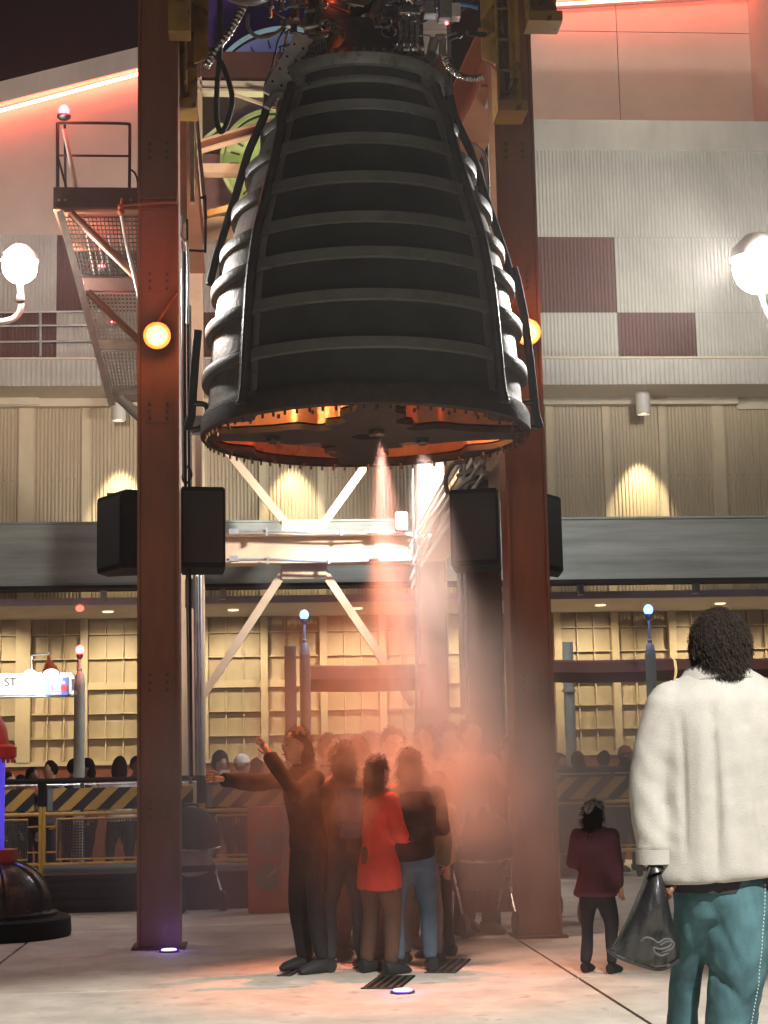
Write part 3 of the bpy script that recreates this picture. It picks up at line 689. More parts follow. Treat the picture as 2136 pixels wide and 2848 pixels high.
def pole_beacon(lab, px, ytop, Y, g, r=.05, col=BLUE, m='teal', ym=None, name='pole_lamp'):
    c = P(px,ytop,Y); zj_ = P(px,ym,Y).z
    t = thing(name, lab, 'pole lamp', (c.x,c.y,0))
    MB().sphere(c, r, 18, 12, (1,1,1.15)).build('glass', g, t, smooth=True)
    MB().lathe([(0,-r*.9),(r*.8,-r*.9),(r*.8,-r*1.5),(r*.3,-r*2.2),(0,-r*2.2)], c, 16).build('socket', M['darkmetal'], t, smooth=True)
    MB().cyl((c.x,c.y,zj_), (c.x,c.y,c.z-r*2), .014, 8).build('stem', M[m], t)
    MB().lathe([(.014,zj_+.10),(.03,zj_+.08),(.022,zj_+.05),(.045,zj_+.02),(.055,zj_-.05),(.062,zj_-.09)], (c.x,c.y,0), 18).build('finial', M[m], t, smooth=True)
    MB().lathe([(.062,zj_-.09),(.068,0.03),(.10,.03),(.10,0)], (c.x,c.y,0), 18).build('pole', M[m], t, smooth=True)
    light('pole_lamp_light', 'POINT', c-Vector((0,.16,0)), col, 6, .05)
    return t
pole_beacon('pole lamp with blue glass left of the maroon banner, behind the crowd', 846, 1710, 19.85, G_BLUE, .052, BLUE, 'teal', 1800)
pole_beacon('pole lamp with blue glass to the right, behind the man in the cream jacket', 1803, 1696, 19.6, G_BLUE, .055, BLUE, 'teal', 1800)
rp_ = pole_beacon('pale pole with a red lamp at the end of the lit sign, left', 222, 1808, 19.9, G_RED, .05, RED, 'palegreen', 1880)
tag(MB().sphere(P(222,1692,21.93), .055, 14, 8, (1,.3,.8)).build('red_glint', glow('red_reflex',(1,.12,.08),3)), 'small red glint of the pole lamp on the mauve canopy beam, left', 'lamp')  # flat glowing ball stands in for the red lamp's reflection
# plain posts
for (px,yt,Y,lab,m) in ((807,1798,19.6,'plain grey post beside the left blue lamp pole','teal'),(1578,1786,21.0,'plain post behind the maroon beam, right of the right column','palegreen')):
    c = P(px,yt,Y); t = thing('plain_post', lab, 'post', (c.x,c.y,0))
    MB().cyl((c.x,c.y,0),(c.x,c.y,c.z),.068,16).build('shaft', M[m], t, smooth=True)
    MB().cyl((c.x,c.y,P(px,1925,Y).z),(c.x,c.y,P(px,1918,Y).z),.09,16).build('collar', M[m], t)
# maroon canopy banner: curved trough
def banner(lab, xa, xb, y0, y1, Y):
    a = P(xa,y0,Y); b = P(xb,y1,Y); t = thing('maroon_banner', lab, 'banner', a, 'maroon canvas banners over the queue')
    mb = MB(); n = 24; vs = []
    for i in range(n+1):
        u = i/n; x = a.x+(b.x-a.x)*u; sag = .02*math.sin(math.pi*u)
        bow = -.3*math.sin(math.pi*u)
        for (dy,zz) in ((0,a.z),(-.10,a.z-.03),(-.14,(a.z+b.z)/2-.02),(-.06,b.z),(.0,b.z)):
            vs.append((x, Y+dy+bow*.3, zz - sag))
    m = 5
    fs = [(i*m+k,i*m+k+1,(i+1)*m+k+1,(i+1)*m+k) for i in range(n) for k in range(m-1)]
    mb.add(vs, fs).build('canvas', M['banner'], t, smooth=True)
    MB().tube([(v[0],v[1]-.01,v[2]-.09) for v in vs[1::m]], .008, 6).build('cord', M['white'], t)
banner('maroon canvas banner in the centre, right of the left blue pole lamp', 862, 1190, 1850, 1918, 20.4)
banner('maroon canvas banner across the right, passing in front of the plain post', 1520, 1870, 1835, 1892, 20.0)
banner('far right end of the maroon banner, beside the head of the man in cream', 1875, 2240, 1832, 1880, 20.4)
# ---------------------------------------------------------------- floodlights
def flood(lab, c, r, Y, arm):
    t = thing('flood_lamp', lab, 'floodlight', c)
    MB().sphere(c, r, 24, 14).build('lens', G_WHITE, t, smooth=True)
    MB().lathe([(r*.5,r*1.25),(r*1.02,r*.75),(r*1.1,r*.35),(r*1.02,r*.35),(r*.45,r*1.1)], c, 24, close=True).build('shade', M['lampwhite'], t, smooth=True)
    MB().tube(curve_pts(arm,6), .028, 10).build('arm', M['lampwhite'], t, smooth=True)
    return t
flood('round white floodlight blazing on a gooseneck arm at the far left', LL, .155, 14.9, [LL-Vector((0,0,.14)), P(60,850,14.9), P(45,880,14.9), P(10,894,14.9), P(-80,898,14.9)])
flood('large white floodlight blazing at the right edge of the photo', LR, .30, 18.2, [LR-Vector((0,0,.2)), P(2122,840,18.2), P(2150,900,18.2), P(2200,930,18.2)])
t = thing('tower_floodlight', 'blazing white floodlight just under the right rear of the nozzle rim', 'floodlight', P(1222,1250,20.1))
MB().box(P(1205,1262,20.16), P(1240,1238,20.3)).build('housing', M['galv'], t, bevel=.01)
MB().box(P(1208,1260,20.13), P(1237,1240,20.155)).build('lens', G_WHITE, t)
# ================================================================ ENGINE
YE = 12.6; E0 = Vector((ENG.x, YE, 0))
def ax(y): return 1017-(1200-y)*.0215
def ez(y): return P(ax(y), y, YE).z
DEP = (P(1017,1200,YE)-CAM).dot(CM @ Vector((0,0,-1)))
def er(hw): return hw*DEP/F
wall = [(1185,447),(1150,437),(998,426),(875,414),(770,395),(720,382),(620,348),(550,324),(430,287),(330,240),(262,226),(240,224)]
def wr(y):
    for (y1,h1),(y0,h0) in zip(wall, wall[1:]):
        if y0 <= y <= y1: return er(h0+(h1-h0)*(y-y0)/(y1-y0))
    return er(wall[0][1] if y > 1000 else wall[-1][1])
NZ = thing('rocket_engine', 'huge dark bell shaped rocket engine nozzle with ribs, hanging above the crowd', 'rocket engine', (E0.x,YE,ez(1200)))
ys = [1190 - i*19 for i in range(51)]
prof = [(wr(y), ez(y)) for y in ys]
inner = [(r-.03, z) for r,z in reversed(prof)]
MB().lathe(prof+inner, E0, 128, close=True).build('bell_wall', M['nozzle'], NZ, smooth=True)
rings = [(1062,457),(938,447),(826,430),(728,405),(614,373),(500,333),(396,288),(311,242)]
for i,(y,hw) in enumerate(rings):
    r0 = wr(y)-.01; r1 = er(hw)-.010; z = ez(y); h = .040 if i < 7 else .03
    MB().lathe([(r0,z-h),(r1-.004,z-h),(r1,z-h+.006),(r1,z+h-.006),(r1-.004,z+h),(r0,z+h*.8)], E0, 128, close=True).build('hat_band', M['ring'], NZ, smooth=True)
# big top flange and cone
zf = ez(256)
MB().lathe([(er(215),zf-.07),(er(246),zf-.05),(er(251),zf-.02),(er(251),zf+.035),(er(243),zf+.05),(er(200),zf+.055),(er(200),zf-.07)], E0, 96, close=True).build('top_flange', M['ring'], NZ, smooth=True)
MB().lathe([(er(224),zf+.05),(er(200),zf+.11),(er(170),zf+.20),(er(140),zf+.33),(er(128),zf+.46),(0,zf+.5)], E0, 96).build('upper_cone', M['darkmetal'], NZ, smooth=True)
mb = MB()
for k in range(56):
    a = 2*math.pi*k/56; r = er(236); mb.cyl(E0+Vector((r*math.sin(a),-r*math.cos(a),zf+.05)), E0+Vector((r*math.sin(a),-r*math.cos(a),zf+.085)), .013, 6)
tag(mb.build('flange_bolts', M['pipe'], NZ), kind='stuff')
# black insulation panels at the front
edges = [1176]+[r[0] for r in rings]+[262]
for i in range(len(edges)-1):
    ya, yb = edges[i]-(13 if i else 0), edges[i+1]+14
    n = 5; pr = [(wr(ya+(yb-ya)*k/n)+.014, ez(ya+(yb-ya)*k/n)) for k in range(n+1)]
    MB().lathe(pr+[(r-.013,z) for r,z in reversed(pr)], E0, 30, -43, 43, close=True).build('insulation_panel', M['insul'], NZ, smooth=True)
for i,(y,hw) in enumerate(rings[:7]):
    MB().lathe([(er(hw)-.009,ez(y)-.036),(er(hw)+.002,ez(y)-.036),(er(hw)+.002,ez(y)+.036),(er(hw)-.009,ez(y)+.036)], E0, 30, -43.2, 43.2, close=True).build('band_cover', M['bandcover'] if 'bandcover' in M else M.setdefault('bandcover', mat('band_cover_black',(.11,.112,.10),.62,var=.25,scale=6,bump=.1)), NZ, smooth=True)
# meridional drain tubes
def meri(az, y0, y1, off, r, m, name='drain_line', n=26):
    pts = []
    for k in range(n+1):
        y = y0+(y1-y0)*k/n; rr = wr(min(max(y,240),1185))+off(y) ; a = RAD(az(y) if callable(az) else az)
        pts.append(E0+Vector((rr*math.sin(a), -rr*math.cos(a), ez(y))))
    return MB().tube(pts, r, 10).build(name, m, NZ, smooth=True)
o1 = lambda y: .085 + (.03 if y < 420 else 0)
for s in (-1,1):
    meri(s*45.5, 312, 1190, o1, (.036,.050) and .036, M['darkmetal'])
    meri(s*48.2, 350, 1190, lambda y:.07, .014, M['ring'])
    meri(lambda y: s*(84 + 8*min(1,max(0,(y-260)/500))), 275, 790 if s < 0 else 760, lambda y:.085, .032, M['insul'])
    meri(s*92, 915 if s < 0 else 740, 1190, lambda y:.125, .034, M['insul'])
    # bracket loops near the rim
    pts = []
    for (y,of) in ((1120,.10),(1125,.02),(1150,.0),(1185,.02),(1195,.10)):
        rr = wr(min(y,1185))+of; a = RAD(s*90); pts.append(E0+Vector((rr*math.sin(a),-rr*math.cos(a),ez(y))))
    MB().tube(curve_pts(pts,5), .022, 8).build('line_clamp', M['darkmetal'], NZ, smooth=True)
    pts = [E0+Vector((er(hw)*math.sin(RAD(s*92)),-er(hw)*math.cos(RAD(s*92)),ez(y))) for (y,hw) in ((200,250),(240,256),(275,262))]
    MB().tube(pts, [.02,.05,.035], 10).build('line_joint', M['ring'], NZ, smooth=True)
# rim
zr = ez(1200); R0 = er(457)
MB().lathe([(er(440),zr+.11),(er(449),zr+.115),(R0,zr+.07),(R0,zr-.045),(R0-.02,zr-.055),(er(440),zr-.055)], E0, 128, close=True).build('exit_rim', M['plate'], NZ, smooth=True)
mb = MB()
for k in range(80):
    a = 2*math.pi*k/80
    for rr in (R0-.035,):
        c = E0+Vector((rr*math.sin(a),-rr*math.cos(a),zr-.075)); mb.cyl(c+Vector((0,0,.02)), c-Vector((0,0,.012)), .011, 6)
    if k % 3: continue
    c = E0+Vector(((R0-.10)*math.sin(a),-(R0-.14)*math.cos(a),zr-.055)); mb.cyl(c, c-Vector((0,0,.028)), .012, 6)
tag(mb.build('rim_bolts', M['pipe'], NZ), kind='stuff')
# exit plate with four scalloped openings
def opening(sx, sy):
    pts = []
    for i in range(0, 25):
        t = i/24; a = RAD(7 + 76*t); r = .945 - .10*math.exp(-((t-.38)/.09)**2)
        if i % 2 == 0 or 5 < i < 14: pts.append((r*math.cos(a), r*math.sin(a)))
    q = [(.11,.86),(.12,.72),(.19,.62),(.15,.50),(.16,.40),(.26,.34),(.22,.24),(.30,.18),(.42,.24),(.56,.17),(.72,.13),(.84,.11)]
    pts = pts + q
    cp = curve_pts([(x,y,0) for x,y in pts+[pts[0]]], 3)[:-1]
    return [(p.x*sx*R0, p.y*sy*R0) for p in cp]
cu = bpy.data.curves.new('plate', 'CURVE'); cu.dimensions = '2D'; cu.fill_mode = 'BOTH'; cu.extrude = .022
def spl(pts):
    s = cu.splines.new('POLY'); s.points.add(len(pts)-1)
    for p, q in zip(s.points, pts): p.co = (q[0], q[1], 0, 1)
    s.use_cyclic_u = True
spl([((R0-.05)*math.cos(2*math.pi*k/96), (R0-.05)*math.sin(2*math.pi*k/96)) for k in range(96)])
ops = [opening(sx,sy) for sx in (-1,1) for sy in (-1,1)]
for o_ in ops: spl(o_)
spl([(.085*math.cos(2*math.pi*k/24)*1.3, .085*1.3*math.sin(2*math.pi*k/24)) for k in range(24)])
tmp = bpy.data.objects.new('tmp', cu); C.objects.link(tmp)
bpy.context.view_layer.update()
me = bpy.data.meshes.new_from_object(tmp.evaluated_get(bpy.context.evaluated_depsgraph_get())); bpy.data.objects.remove(tmp)
me.name = 'exit_plate'; me.materials.clear(); me.materials.append(M['plate'])
pl_ = link('exit_plate', me, NZ); pl_.location = (0,0,zr-.02-NZ.location.z)
for pts in ops:
    n = len(pts); mb = MB(); h = .42
    for i,(x,y) in enumerate(pts): mb.v += [E0+Vector((x*1.0,y*1.0,zr+.016)), E0+Vector((x*.98,y*.98,zr+h))]
    mb.f = [(2*i,2*((i+1)%n),2*((i+1)%n)+1,2*i+1) for i in range(n)]
    mb.build('copper_wall', M['copper'], NZ, smooth=True)
MB().lathe([(0,zr+.43),(er(430),zr+.43),(er(430),zr+.46),(0,zr+.46)], E0, 64).build('inner_ceiling', M['rustdark'], NZ)
for (dx,dy,r,lab) in ((-.56,-.02,.055,''),(.05,-.22,.06,''),(.35,.05,.05,''),(-.2,.32,.05,'')):
    c = E0+Vector((dx*R0,dy*R0,zr-.052))
    MB().lathe([(r,0),(r,-.03),(r*.55,-.045),(r*.5,.0)], c, 16).build('jet_nozzle', M['pipe'], NZ, smooth=True)
for (sx,sy,col,p_) in ((-1,-1,(1,.46,.18),46),(-1,1,(1,.14,.03),20),(1,-1,(1,.12,.03),3.5),(1,1,(1,.26,.07),26)):
    light('chamber_light', 'POINT', E0+Vector((sx*.52*R0,sy*.42*R0,zr+.16)), col, p_*.15, .05)
light('chamber_light', 'POINT', E0+Vector((.80*R0,.30*R0,zr+.14)), (1,.42,.15), 7, .03)
# spot lamps in the hub shining down on the crowd and the mist
light('exhaust_spot', 'SPOT', E0+Vector((-.25,-.18,zr-.10)), (1,.24,.07), 900, .05, aim=(E0.x-.05,11.2,0), angle=50, blend=.8)
light('exhaust_spot_pink', 'SPOT', E0+Vector((.12,-.28,zr-.10)), (1,.45,.34), 800, .05, aim=(E0.x+.35,11.9,0), angle=44, blend=.9)
light('exhaust_spot_back', 'SPOT', E0+Vector((.45,.1,zr-.10)), (1,.70,.56), 700, .05, aim=(E0.x+.8,13.0,0), angle=56, blend=.9)
# ---------------------------------------------------------------- powerhead
def pe(px,py,Y=12.35): return P(px,py,Y)
def tubep(nm, pts, r, m, Y=12.35, n=10, seg=6): 
    q = curve_pts([pe(p[0],p[1],p[2] if len(p)>2 else Y) for p in pts], seg)
    rr = r if not isinstance(r,(tuple,list)) else [r[0]+(r[1]-r[0])*i/(len(q)-1) for i in range(len(q))]
    return MB().tube(q, rr, n).build(nm, m, NZ, smooth=True)
MB().sphere(P(690,-78,12.6), .26, 28, 18, (1.15,1,1)).build('turbopump', M['darkmetal'], NZ, smooth=True)
MB().sphere(P(1002,-34,12.2), .13, 24, 14, (1.1,1,1)).build('turbopump', M['pipe'], NZ, smooth=True)
MB().sphere(P(1228,-70,12.9), .335, 40, 28).build('spherical_tank', M['darkmetal'], NZ, smooth=True)
MB().lathe([(0,0),(er(110),0),(er(118),.12),(er(105),.35),(er(140),.45),(er(140),.8),(0,.8)], E0+Vector((-.1,.1,zf+.42)), 48).build('combustion_chamber', M['darkmetal'], NZ, smooth=True)
tubep('large_duct', [(842,150),(850,125),(880,108),(925,98),(980,112),(1035,128)], (.055,.038), M['pipe'])
tubep('large_duct', [(1052,140),(1040,95),(1045,40),(1062,-20)], (.060,.045), M['pipe'], 12.3)
tubep('large_duct', [(1035,128),(1060,140),(1085,150)], .045, M['pipe'])
tubep('tapered_duct', [(1060,140),(1030,85),(1012,50)], (.035,.075), M['pipe'], 12.35)
# perforated grey bracket
a, b = P(752,262,12.15), P(848,98,12.3)
d = (b-a).normalized(); sd = Vector((0,1,0)).cross(d).normalized()
MB().bar(a, b, .035, .135, up=(0,1,0)).build('lever_arm', M['grille'], NZ) if False else MB().prism([a-sd*.075,a+sd*.075,b+sd*.075,b-sd*.075],0,(0,.05,0)).build('side_bracket', M['grille'], NZ, bevel=.006)
for i in range(4):
    for s in (-.035,.04):
        c = a.lerp(b,.18+i*.21)+sd*s; MB().cyl(c-Vector((0,.004,0)), c-Vector((0,.001,0)), .010, 10).build('bolt_hole', M['black'], NZ)
tubep('torn_edge', [(742,300),(752,280),(768,262),(790,262)], .03, M['ring'], 12.1)
# valve cluster
t0 = P(1112,26,12.1)
MB().box(P(1110,36,12.1), P(1166,26,12.16)).build('manifold', M['steel'], NZ, bevel=.004)
for i in range(4):
    x = 1115+i*15.5
    MB().tube([P(x,34,12.13),P(x,44,12.13)],.016,10).tube([P(x,45,12.13),P(x,60,12.13)],.021,6).tube([P(x,61,12.13),P(x,82+i%2*6,12.13)],.017,10).tube([P(x,83,12.13),P(x,100,12.13)],.013,8).build('fitting', M['steel'], NZ, smooth=True)
    tubep('small_line', [(x,98,12.13),(x-2,112,12.13),(x-12+i*4,126,12.13),(x-30+i*14,150,12.2)], .009, M['steel'])
for x in (1125,1152): MB().tube([P(x,26,12.13),P(x,14,12.13),P(x,13,12.13),P(x,-8,12.13)],[.018,.018,.009,.009],10).build('fitting', M['steel'], NZ, smooth=True)
MB().tube([P(1098,140,12.25),P(1150,136,12.25)],.052,20).tube([P(1092,141,12.25),P(1097,140,12.25)],.062,20).build('actuator_can', M['steel'], NZ, smooth=True)
MB().tube([P(1151,136,12.25),P(1178,134,12.25)],.056,20).build('actuator_end', M['pipe'], NZ, smooth=True)
for (x0,x1,y0,y1) in ((1182,1208,4,38),(1222,1260,0,50)):
    mb = MB(); mb.box(P(x0,y1,12.2), P(x1,y0,12.3)); 
    mb.build('controller_box', M['darkmetal'], NZ)
    k = 0
    x = x0+2
    while x < x1-1:
        MB().box(P(x,y1-2,12.17), P(x+1.8,y0+2,12.199)).build('cooling_fin', M['ring'], NZ); x += 4.2
MB().box(P(1258,45,12.15), P(1276,24,12.25)).build('connector_box', M['grille'], NZ)
MB().sphere(P(1242,64,12.1), .014, 10, 8).build('indicator_lamp', G_RED, NZ)
MB().tube([P(1196,160,12.2),P(1210,108,12.2)],.036,14).tube([P(1212,106,12.2),P(1236,104,12.2)],.030,14).tube([P(1230,150,12.2),P(1232,108,12.2)],.028,14).build('valve_body', M['ring'], NZ, smooth=True)
MB().tube([P(1190,175,12.2),P(1204,150,12.2)],.045,8).build('valve_body', M['steel'], NZ, smooth=True)
# striped coils
def coil(px,py,r,n,tilt,Y=12.2):
    c = P(px,py,Y); pts=[]
    for i in range(n*10+1):
        a = 2*math.pi*i/10; pts.append(c+Vector((math.cos(a)*r*.35+ (i/10-n/2)*.022, math.sin(a)*r*.3, math.sin(a)*r+tilt*(i/10-n/2)*.02)))
    MB().tube(pts,.0055,5).build('wire_coil', M['steel'], NZ, smooth=True)
coil(885,132,.05,6,.5); coil(930,78,.045,6,-.6); coil(1060,50,.05,4,.4)
for (cx_,cy_,rx_,ry_) in ((905,70,15,14),(1072,62,18,14),(1082,88,20,16),(903,15,9,10)):
    pts = [P(cx_+rx_*math.cos(t*.5236), cy_+ry_*math.sin(t*.5236), 12.1+.02*math.sin(t)) for t in range(13)]
    MB().tube(curve_pts(pts,2), .005, 6).build('wire_loop', M['steel'], NZ, smooth=True)
rnd = random.Random(5)
mats_ = [M['steel'],M['darkmetal'],M['pipe'],M['ring'],M['black'],M['darkmetal']]
for i in range(70):      # thin feed lines threading through the powerhead
    x = rnd.uniform(760,1270); y = rnd.uniform(-30,105 if 800<x<1200 else 130); Y = rnd.uniform(12.15,12.7)
    pts = [(x,y,Y)]
    for k in range(rnd.randint(2,4)):
        q = pts[-1]; 
        if rnd.random() < .5: pts.append((q[0]+rnd.uniform(-45,45), q[1]+rnd.uniform(-10,10), Y))
        else: pts.append((q[0]+rnd.uniform(-8,8), q[1]+rnd.uniform(-42,36), Y))
    pts = [(min(max(a_,748),1285), min(b_,150), c_) for a_,b_,c_ in pts]
    if len(set(pts)) < 3: continue
    tubep('feed_line', pts, rnd.choice((.006,.008,.011,.016,.022)), rnd.choice(mats_), n=7, seg=4)
for i in range(26):
    x = rnd.uniform(770,1270); y = rnd.uniform(-20,95); Y = rnd.uniform(12.2,12.6); s = rnd.uniform(.015,.04)
    c = P(x,y,Y)
    if rnd.random() < .5: MB().tube([c-Vector((0,0,s)),c+Vector((0,0,s))],s*.7,rnd.choice((6,12))).build('fitting', rnd.choice(mats_), NZ, smooth=True)
    else: MB().box(c-Vector((s,s*.5,s)), c+Vector((s,s*.5,s*.8))).build('electronics_box', rnd.choice(mats_), NZ, bevel=.004)
tubep('red_lit_line', [(905,8),(940,22),(975,34)], .012, mat('red_lit_metal',(.5,.06,.03),.3,metal=.8))  # red light on the line is put into its metal colour
light('powerhead_red', 'POINT', P(905,-20,12.35), (1,.12,.03), 1.2, .03)
light('powerhead_key', 'SPOT', P(1120,140,9.6)+Vector((.2,0,-.6)), (1,.96,.88), 34, .05, aim=P(1080,70,12.3), angle=34, blend=.8)
tubep('blue_cable', [(1160,-4),(1220,2),(1290,12),(1330,22)], .016, mat('blue_cable',(.05,.16,.45),.4), 12.3)
# hoses hanging beside the engine
def hose(lab, pts, r, m, Y=13.0, bumpy=False, cat='hose'):
    q = curve_pts([P(p[0],p[1],p[2] if len(p)>2 else Y) for p in pts], 14 if bumpy else 8)
    rr = [r*(1+.16*math.sin(i*2.1)+.08*rnd.random()) for i in range(len(q))] if bumpy else r
    return tag(MB().tube(q, rr, 12).build('hose', m, smooth=True), lab, cat)
hose('silver foil wrapped hose slanting down at the upper left', [(690,-20),(672,28),(645,80),(605,135),(572,185)], .030, M['foil'], bumpy=True)
hose('silver foil wrapped hose curving at the upper right of the nozzle', [(1232,140),(1245,180),(1275,208),(1310,218),(1345,215)], .026, M['foil'], bumpy=True)
hose('grey hose looping down from the top, upper left', [(690,40),(690,75),(712,100),(750,100),(790,75),(808,40)], .016, M['ring'])
hose('long black cable loop hanging beside the left yellow bracket', [(612,-20),(612,130),(604,240),(602,320),(612,365),(628,350),(645,290),(640,240),(618,180),(585,135)], .022, M['rubber'])
hose('thin grey cable running from the sphere at the top left', [(735,8),(765,32),(790,48),(835,55)], .010, M['pipe'])
hose('black pipe joining the dark sphere to the right frame', [(1300,92,13.1),(1340,96,13.2),(1368,98,13.4)], .022, M['rubber'])
hose('thin black cable falling across the dial to the bracket', [(815,40),(800,70),(775,110),(765,150),(756,190)], .008, M['rubber'])
hose('thin pale rod beside the cable across the dial', [(828,20),(800,90),(790,140),(774,172)], .011, M['steel'])
tag(MB().tube([P(1252,165,13.3),P(1250,190,13.3),P(1246,215,13.3),P(1248,240,13.3),P(1255,330,13.3)],[.03,.022,.03,.022,.02],10).build('green_fitting', mat('green_fitting',(.03,.12,.08),.4), smooth=True), 'small green topped pipe fitting right of the nozzle flange', 'fitting')
# ================================================================ BARRIERS
def stripe_mat():
    m = mat('black_yellow_chevron', (.55,.33,.08), .5, var=.12, scale=6); nt = m.node_tree; b = nt.nodes['Principled BSDF']
    tc = nt.nodes.new('ShaderNodeTexCoord'); sp = nt.nodes.new('ShaderNodeSeparateXYZ'); nt.links.new(tc.outputs['Object'], sp.inputs[0])
    def mt(op, a, b_): 
        n = nt.nodes.new('ShaderNodeMath'); n.operation = op
        for i,v in enumerate((a,b_)):
            if isinstance(v,(int,float)): n.inputs[i].default_value = v
            elif v is not None: nt.links.new(v, n.inputs[i])
        return n.outputs[0]
    s = mt('SUBTRACT', sp.outputs[0], mt('MULTIPLY', sp.outputs[2], 1.05)); f = mt('FRACT', mt('DIVIDE', s, .285), None); g_ = mt('GREATER_THAN', f, .5)
    src = b.inputs['Base Color'].links[0].from_socket
    mx = nt.nodes.new('ShaderNodeMixRGB'); nt.links.new(g_, mx.inputs[0]); nt.links.new(src, mx.inputs[1]); mx.inputs[2].default_value = (.014,.014,.016,1)
    nt.links.new(mx.outputs[0], b.inputs['Base Color']); return m
M['stripe'] = stripe_mat()
def barrier():
    L = 1.72; t = thing('queue_barrier','x','barrier',(0,0,0),'striped queue barriers')
    for s in (0, L):
        MB().cyl((s,0,0),(s,0,1.0),.024,10).build('post', M['yellowpipe'], t, smooth=True)
        MB().box((s-.12,-.03,0),(s+.12,.03,.02)).build('foot', M['darkmetal'], t)
    MB().tube(curve_pts([(0,0,1.0),(0,0,1.22),(.02,0,1.265),(.08,0,1.28),(L-.08,0,1.28),(L-.02,0,1.265),(L,0,1.22),(L,0,1.0)],4),.030,10).build('top_rail', M['black'], t, smooth=True)
    MB().tube([(.03,-.01,1.235),(L-.03,-.01,1.235)],.010,8).build('under_rail', M['galv'], t, smooth=True)
    MB().box((.10,-.012,.955),(L-.07,.012,1.195)).build('striped_board', M['stripe'], t)
    MB().box((.04,-.008,.955),(.095,.008,1.195)).build('end_plate', M['teal'], t)
    for z in (.915,.365): MB().cyl((0,0,z),(L,0,z),.022,10).build('rail', M['yellowpipe'], t, smooth=True)
    for x in (.42,1.22):
        MB().box((x-.02,-.02,.935),(x+.02,.02,.955)).box((x-.02,-.02,1.195),(x+.02,.02,1.25)).build('board_clip', M['darkmetal'], t)
    fr = MB().tube([(.14,0,.86),(L-.14,0,.86),(L-.14,0,.42),(.14,0,.42),(.14,0,.86)],.011,8).build('inner_frame', M['yellowpipe'], t)
    for s in (.0,L-.14):
        for z in (.78,.5): MB().cyl((s,0,z),(s+.14,0,z),.009,6).build('link', M['yellowpipe'], t)
    mb = MB()
    for i in range(46): x = .16+i*(L-.32)/45; mb.box((x-.006,-.002,.43),(x+.006,.002,.85))
    for j in range(14): z = .44+j*.031; mb.box((.15,-.003,z-.005),(L-.15,.003,z+.005))
    tag(mb.build('wire_infill', M['mesh'], t), kind='stuff')
    return t
YBR = 19.3; bx0 = G(1,1,0)
bp_ = barrier()
def bxx(px): return P(px,2300,YBR).x
labs = [(bxx(122),'striped queue barrier left of the left column, whole but for its right end'),(bxx(122)-1.76,'striped queue barrier cut by the left edge of the photo'),
        (bxx(566),'striped queue barrier just right of the left column, behind the orange box'),(bxx(566)+1.76,'striped queue barrier behind the blurred crowd'),
        (bxx(1412),'striped queue barrier between the right column and the man in the cream jacket'),(bxx(1412)+1.76,'striped queue barrier behind the man in the cream jacket')]
for i,(x,lab) in enumerate(labs):
    o = bp_ if i == 0 else dup(bp_); o.location = (x, YBR + (.02 if i % 2 else 0), 0); o['label'] = lab; OFF[o.name] = Vector(o.location)
# planter / low dark bench
for (xa,xb,lab) in ((125,382,'long dark low planter box left of the left column'),(505,1160,'long dark low planter box behind the crowd')):
    Y = 17.2; a = P(xa,2432,Y); b = P(xb,2432,Y); z = P(250,2432,Y).z; t = thing('planter_box', lab, 'planter', (a.x,Y,0))
    MB().box((a.x,Y,0),(b.x,Y+.5,z-.045)).build('trough', M['planter'], t)
    MB().box((a.x-.02,Y-.03,z-.044),(b.x+.02,Y+.53,z)).build('rim', M['planter'], t, bevel=.01)
    for k in range(3): MB().box((a.x,Y-.012,.06+k*.09),(b.x,Y-.001,.12+k*.09)).build('slat', M['planter'], t)
# low grey ducts behind barrier legs
tag(MB().cyl(P(120,2420,18.2), P(760,2412,18.2), .05, 10).build('low_pipe', M['teal'], smooth=True), 'low grey pipe running behind the planter', 'pipe')
# orange box with two gauges
Yr = 16.5; a = P(690,2518,Yr); b = P(835,2243,Yr); t = thing('control_cabinet','orange red steel cabinet with two round grey discs behind the left of the crowd','cabinet',(a.x,Yr,0))
MB().box((a.x,Yr,.0),(b.x+.1,Yr+.5,b.z)).build('cabinet_body', M['redbox'], t, bevel=.012)
MB().box((a.x+.03,Yr-.012,.05),(b.x+.06,Yr-.001,b.z-.04)).build('door_panel', M['redbox'], t, bevel=.005)
for y in (2342,2440):
    c = P(745,y,Yr-.02)
    MB().cyl(c, c-Vector((0,.02,0)), .125, 36).build('round_disc', M['gauge'], t, smooth=True)
    MB().cyl(c-Vector((0,.021,0)), c-Vector((0,.03,0)), .03, 16).build('hub', M['teal'], t)
MB().box(P(736,2335,Yr-.05), P(752,2262,Yr-.03)).build('lever', M['gauge'], t)
MB().bar(P(745,2440,Yr-.06), P(768,2418,Yr-.06), .012, .03, up=(0,1,0)).build('pointer', M['palegreen'], t)
MB().tube(curve_pts([P(775,2250,Yr-.08),P(790,2270,Yr-.08),P(791,2380,Yr-.08),P(786,2415,Yr-.08)],5),.02,8).build('standpipe', M['teal'], t, smooth=True)
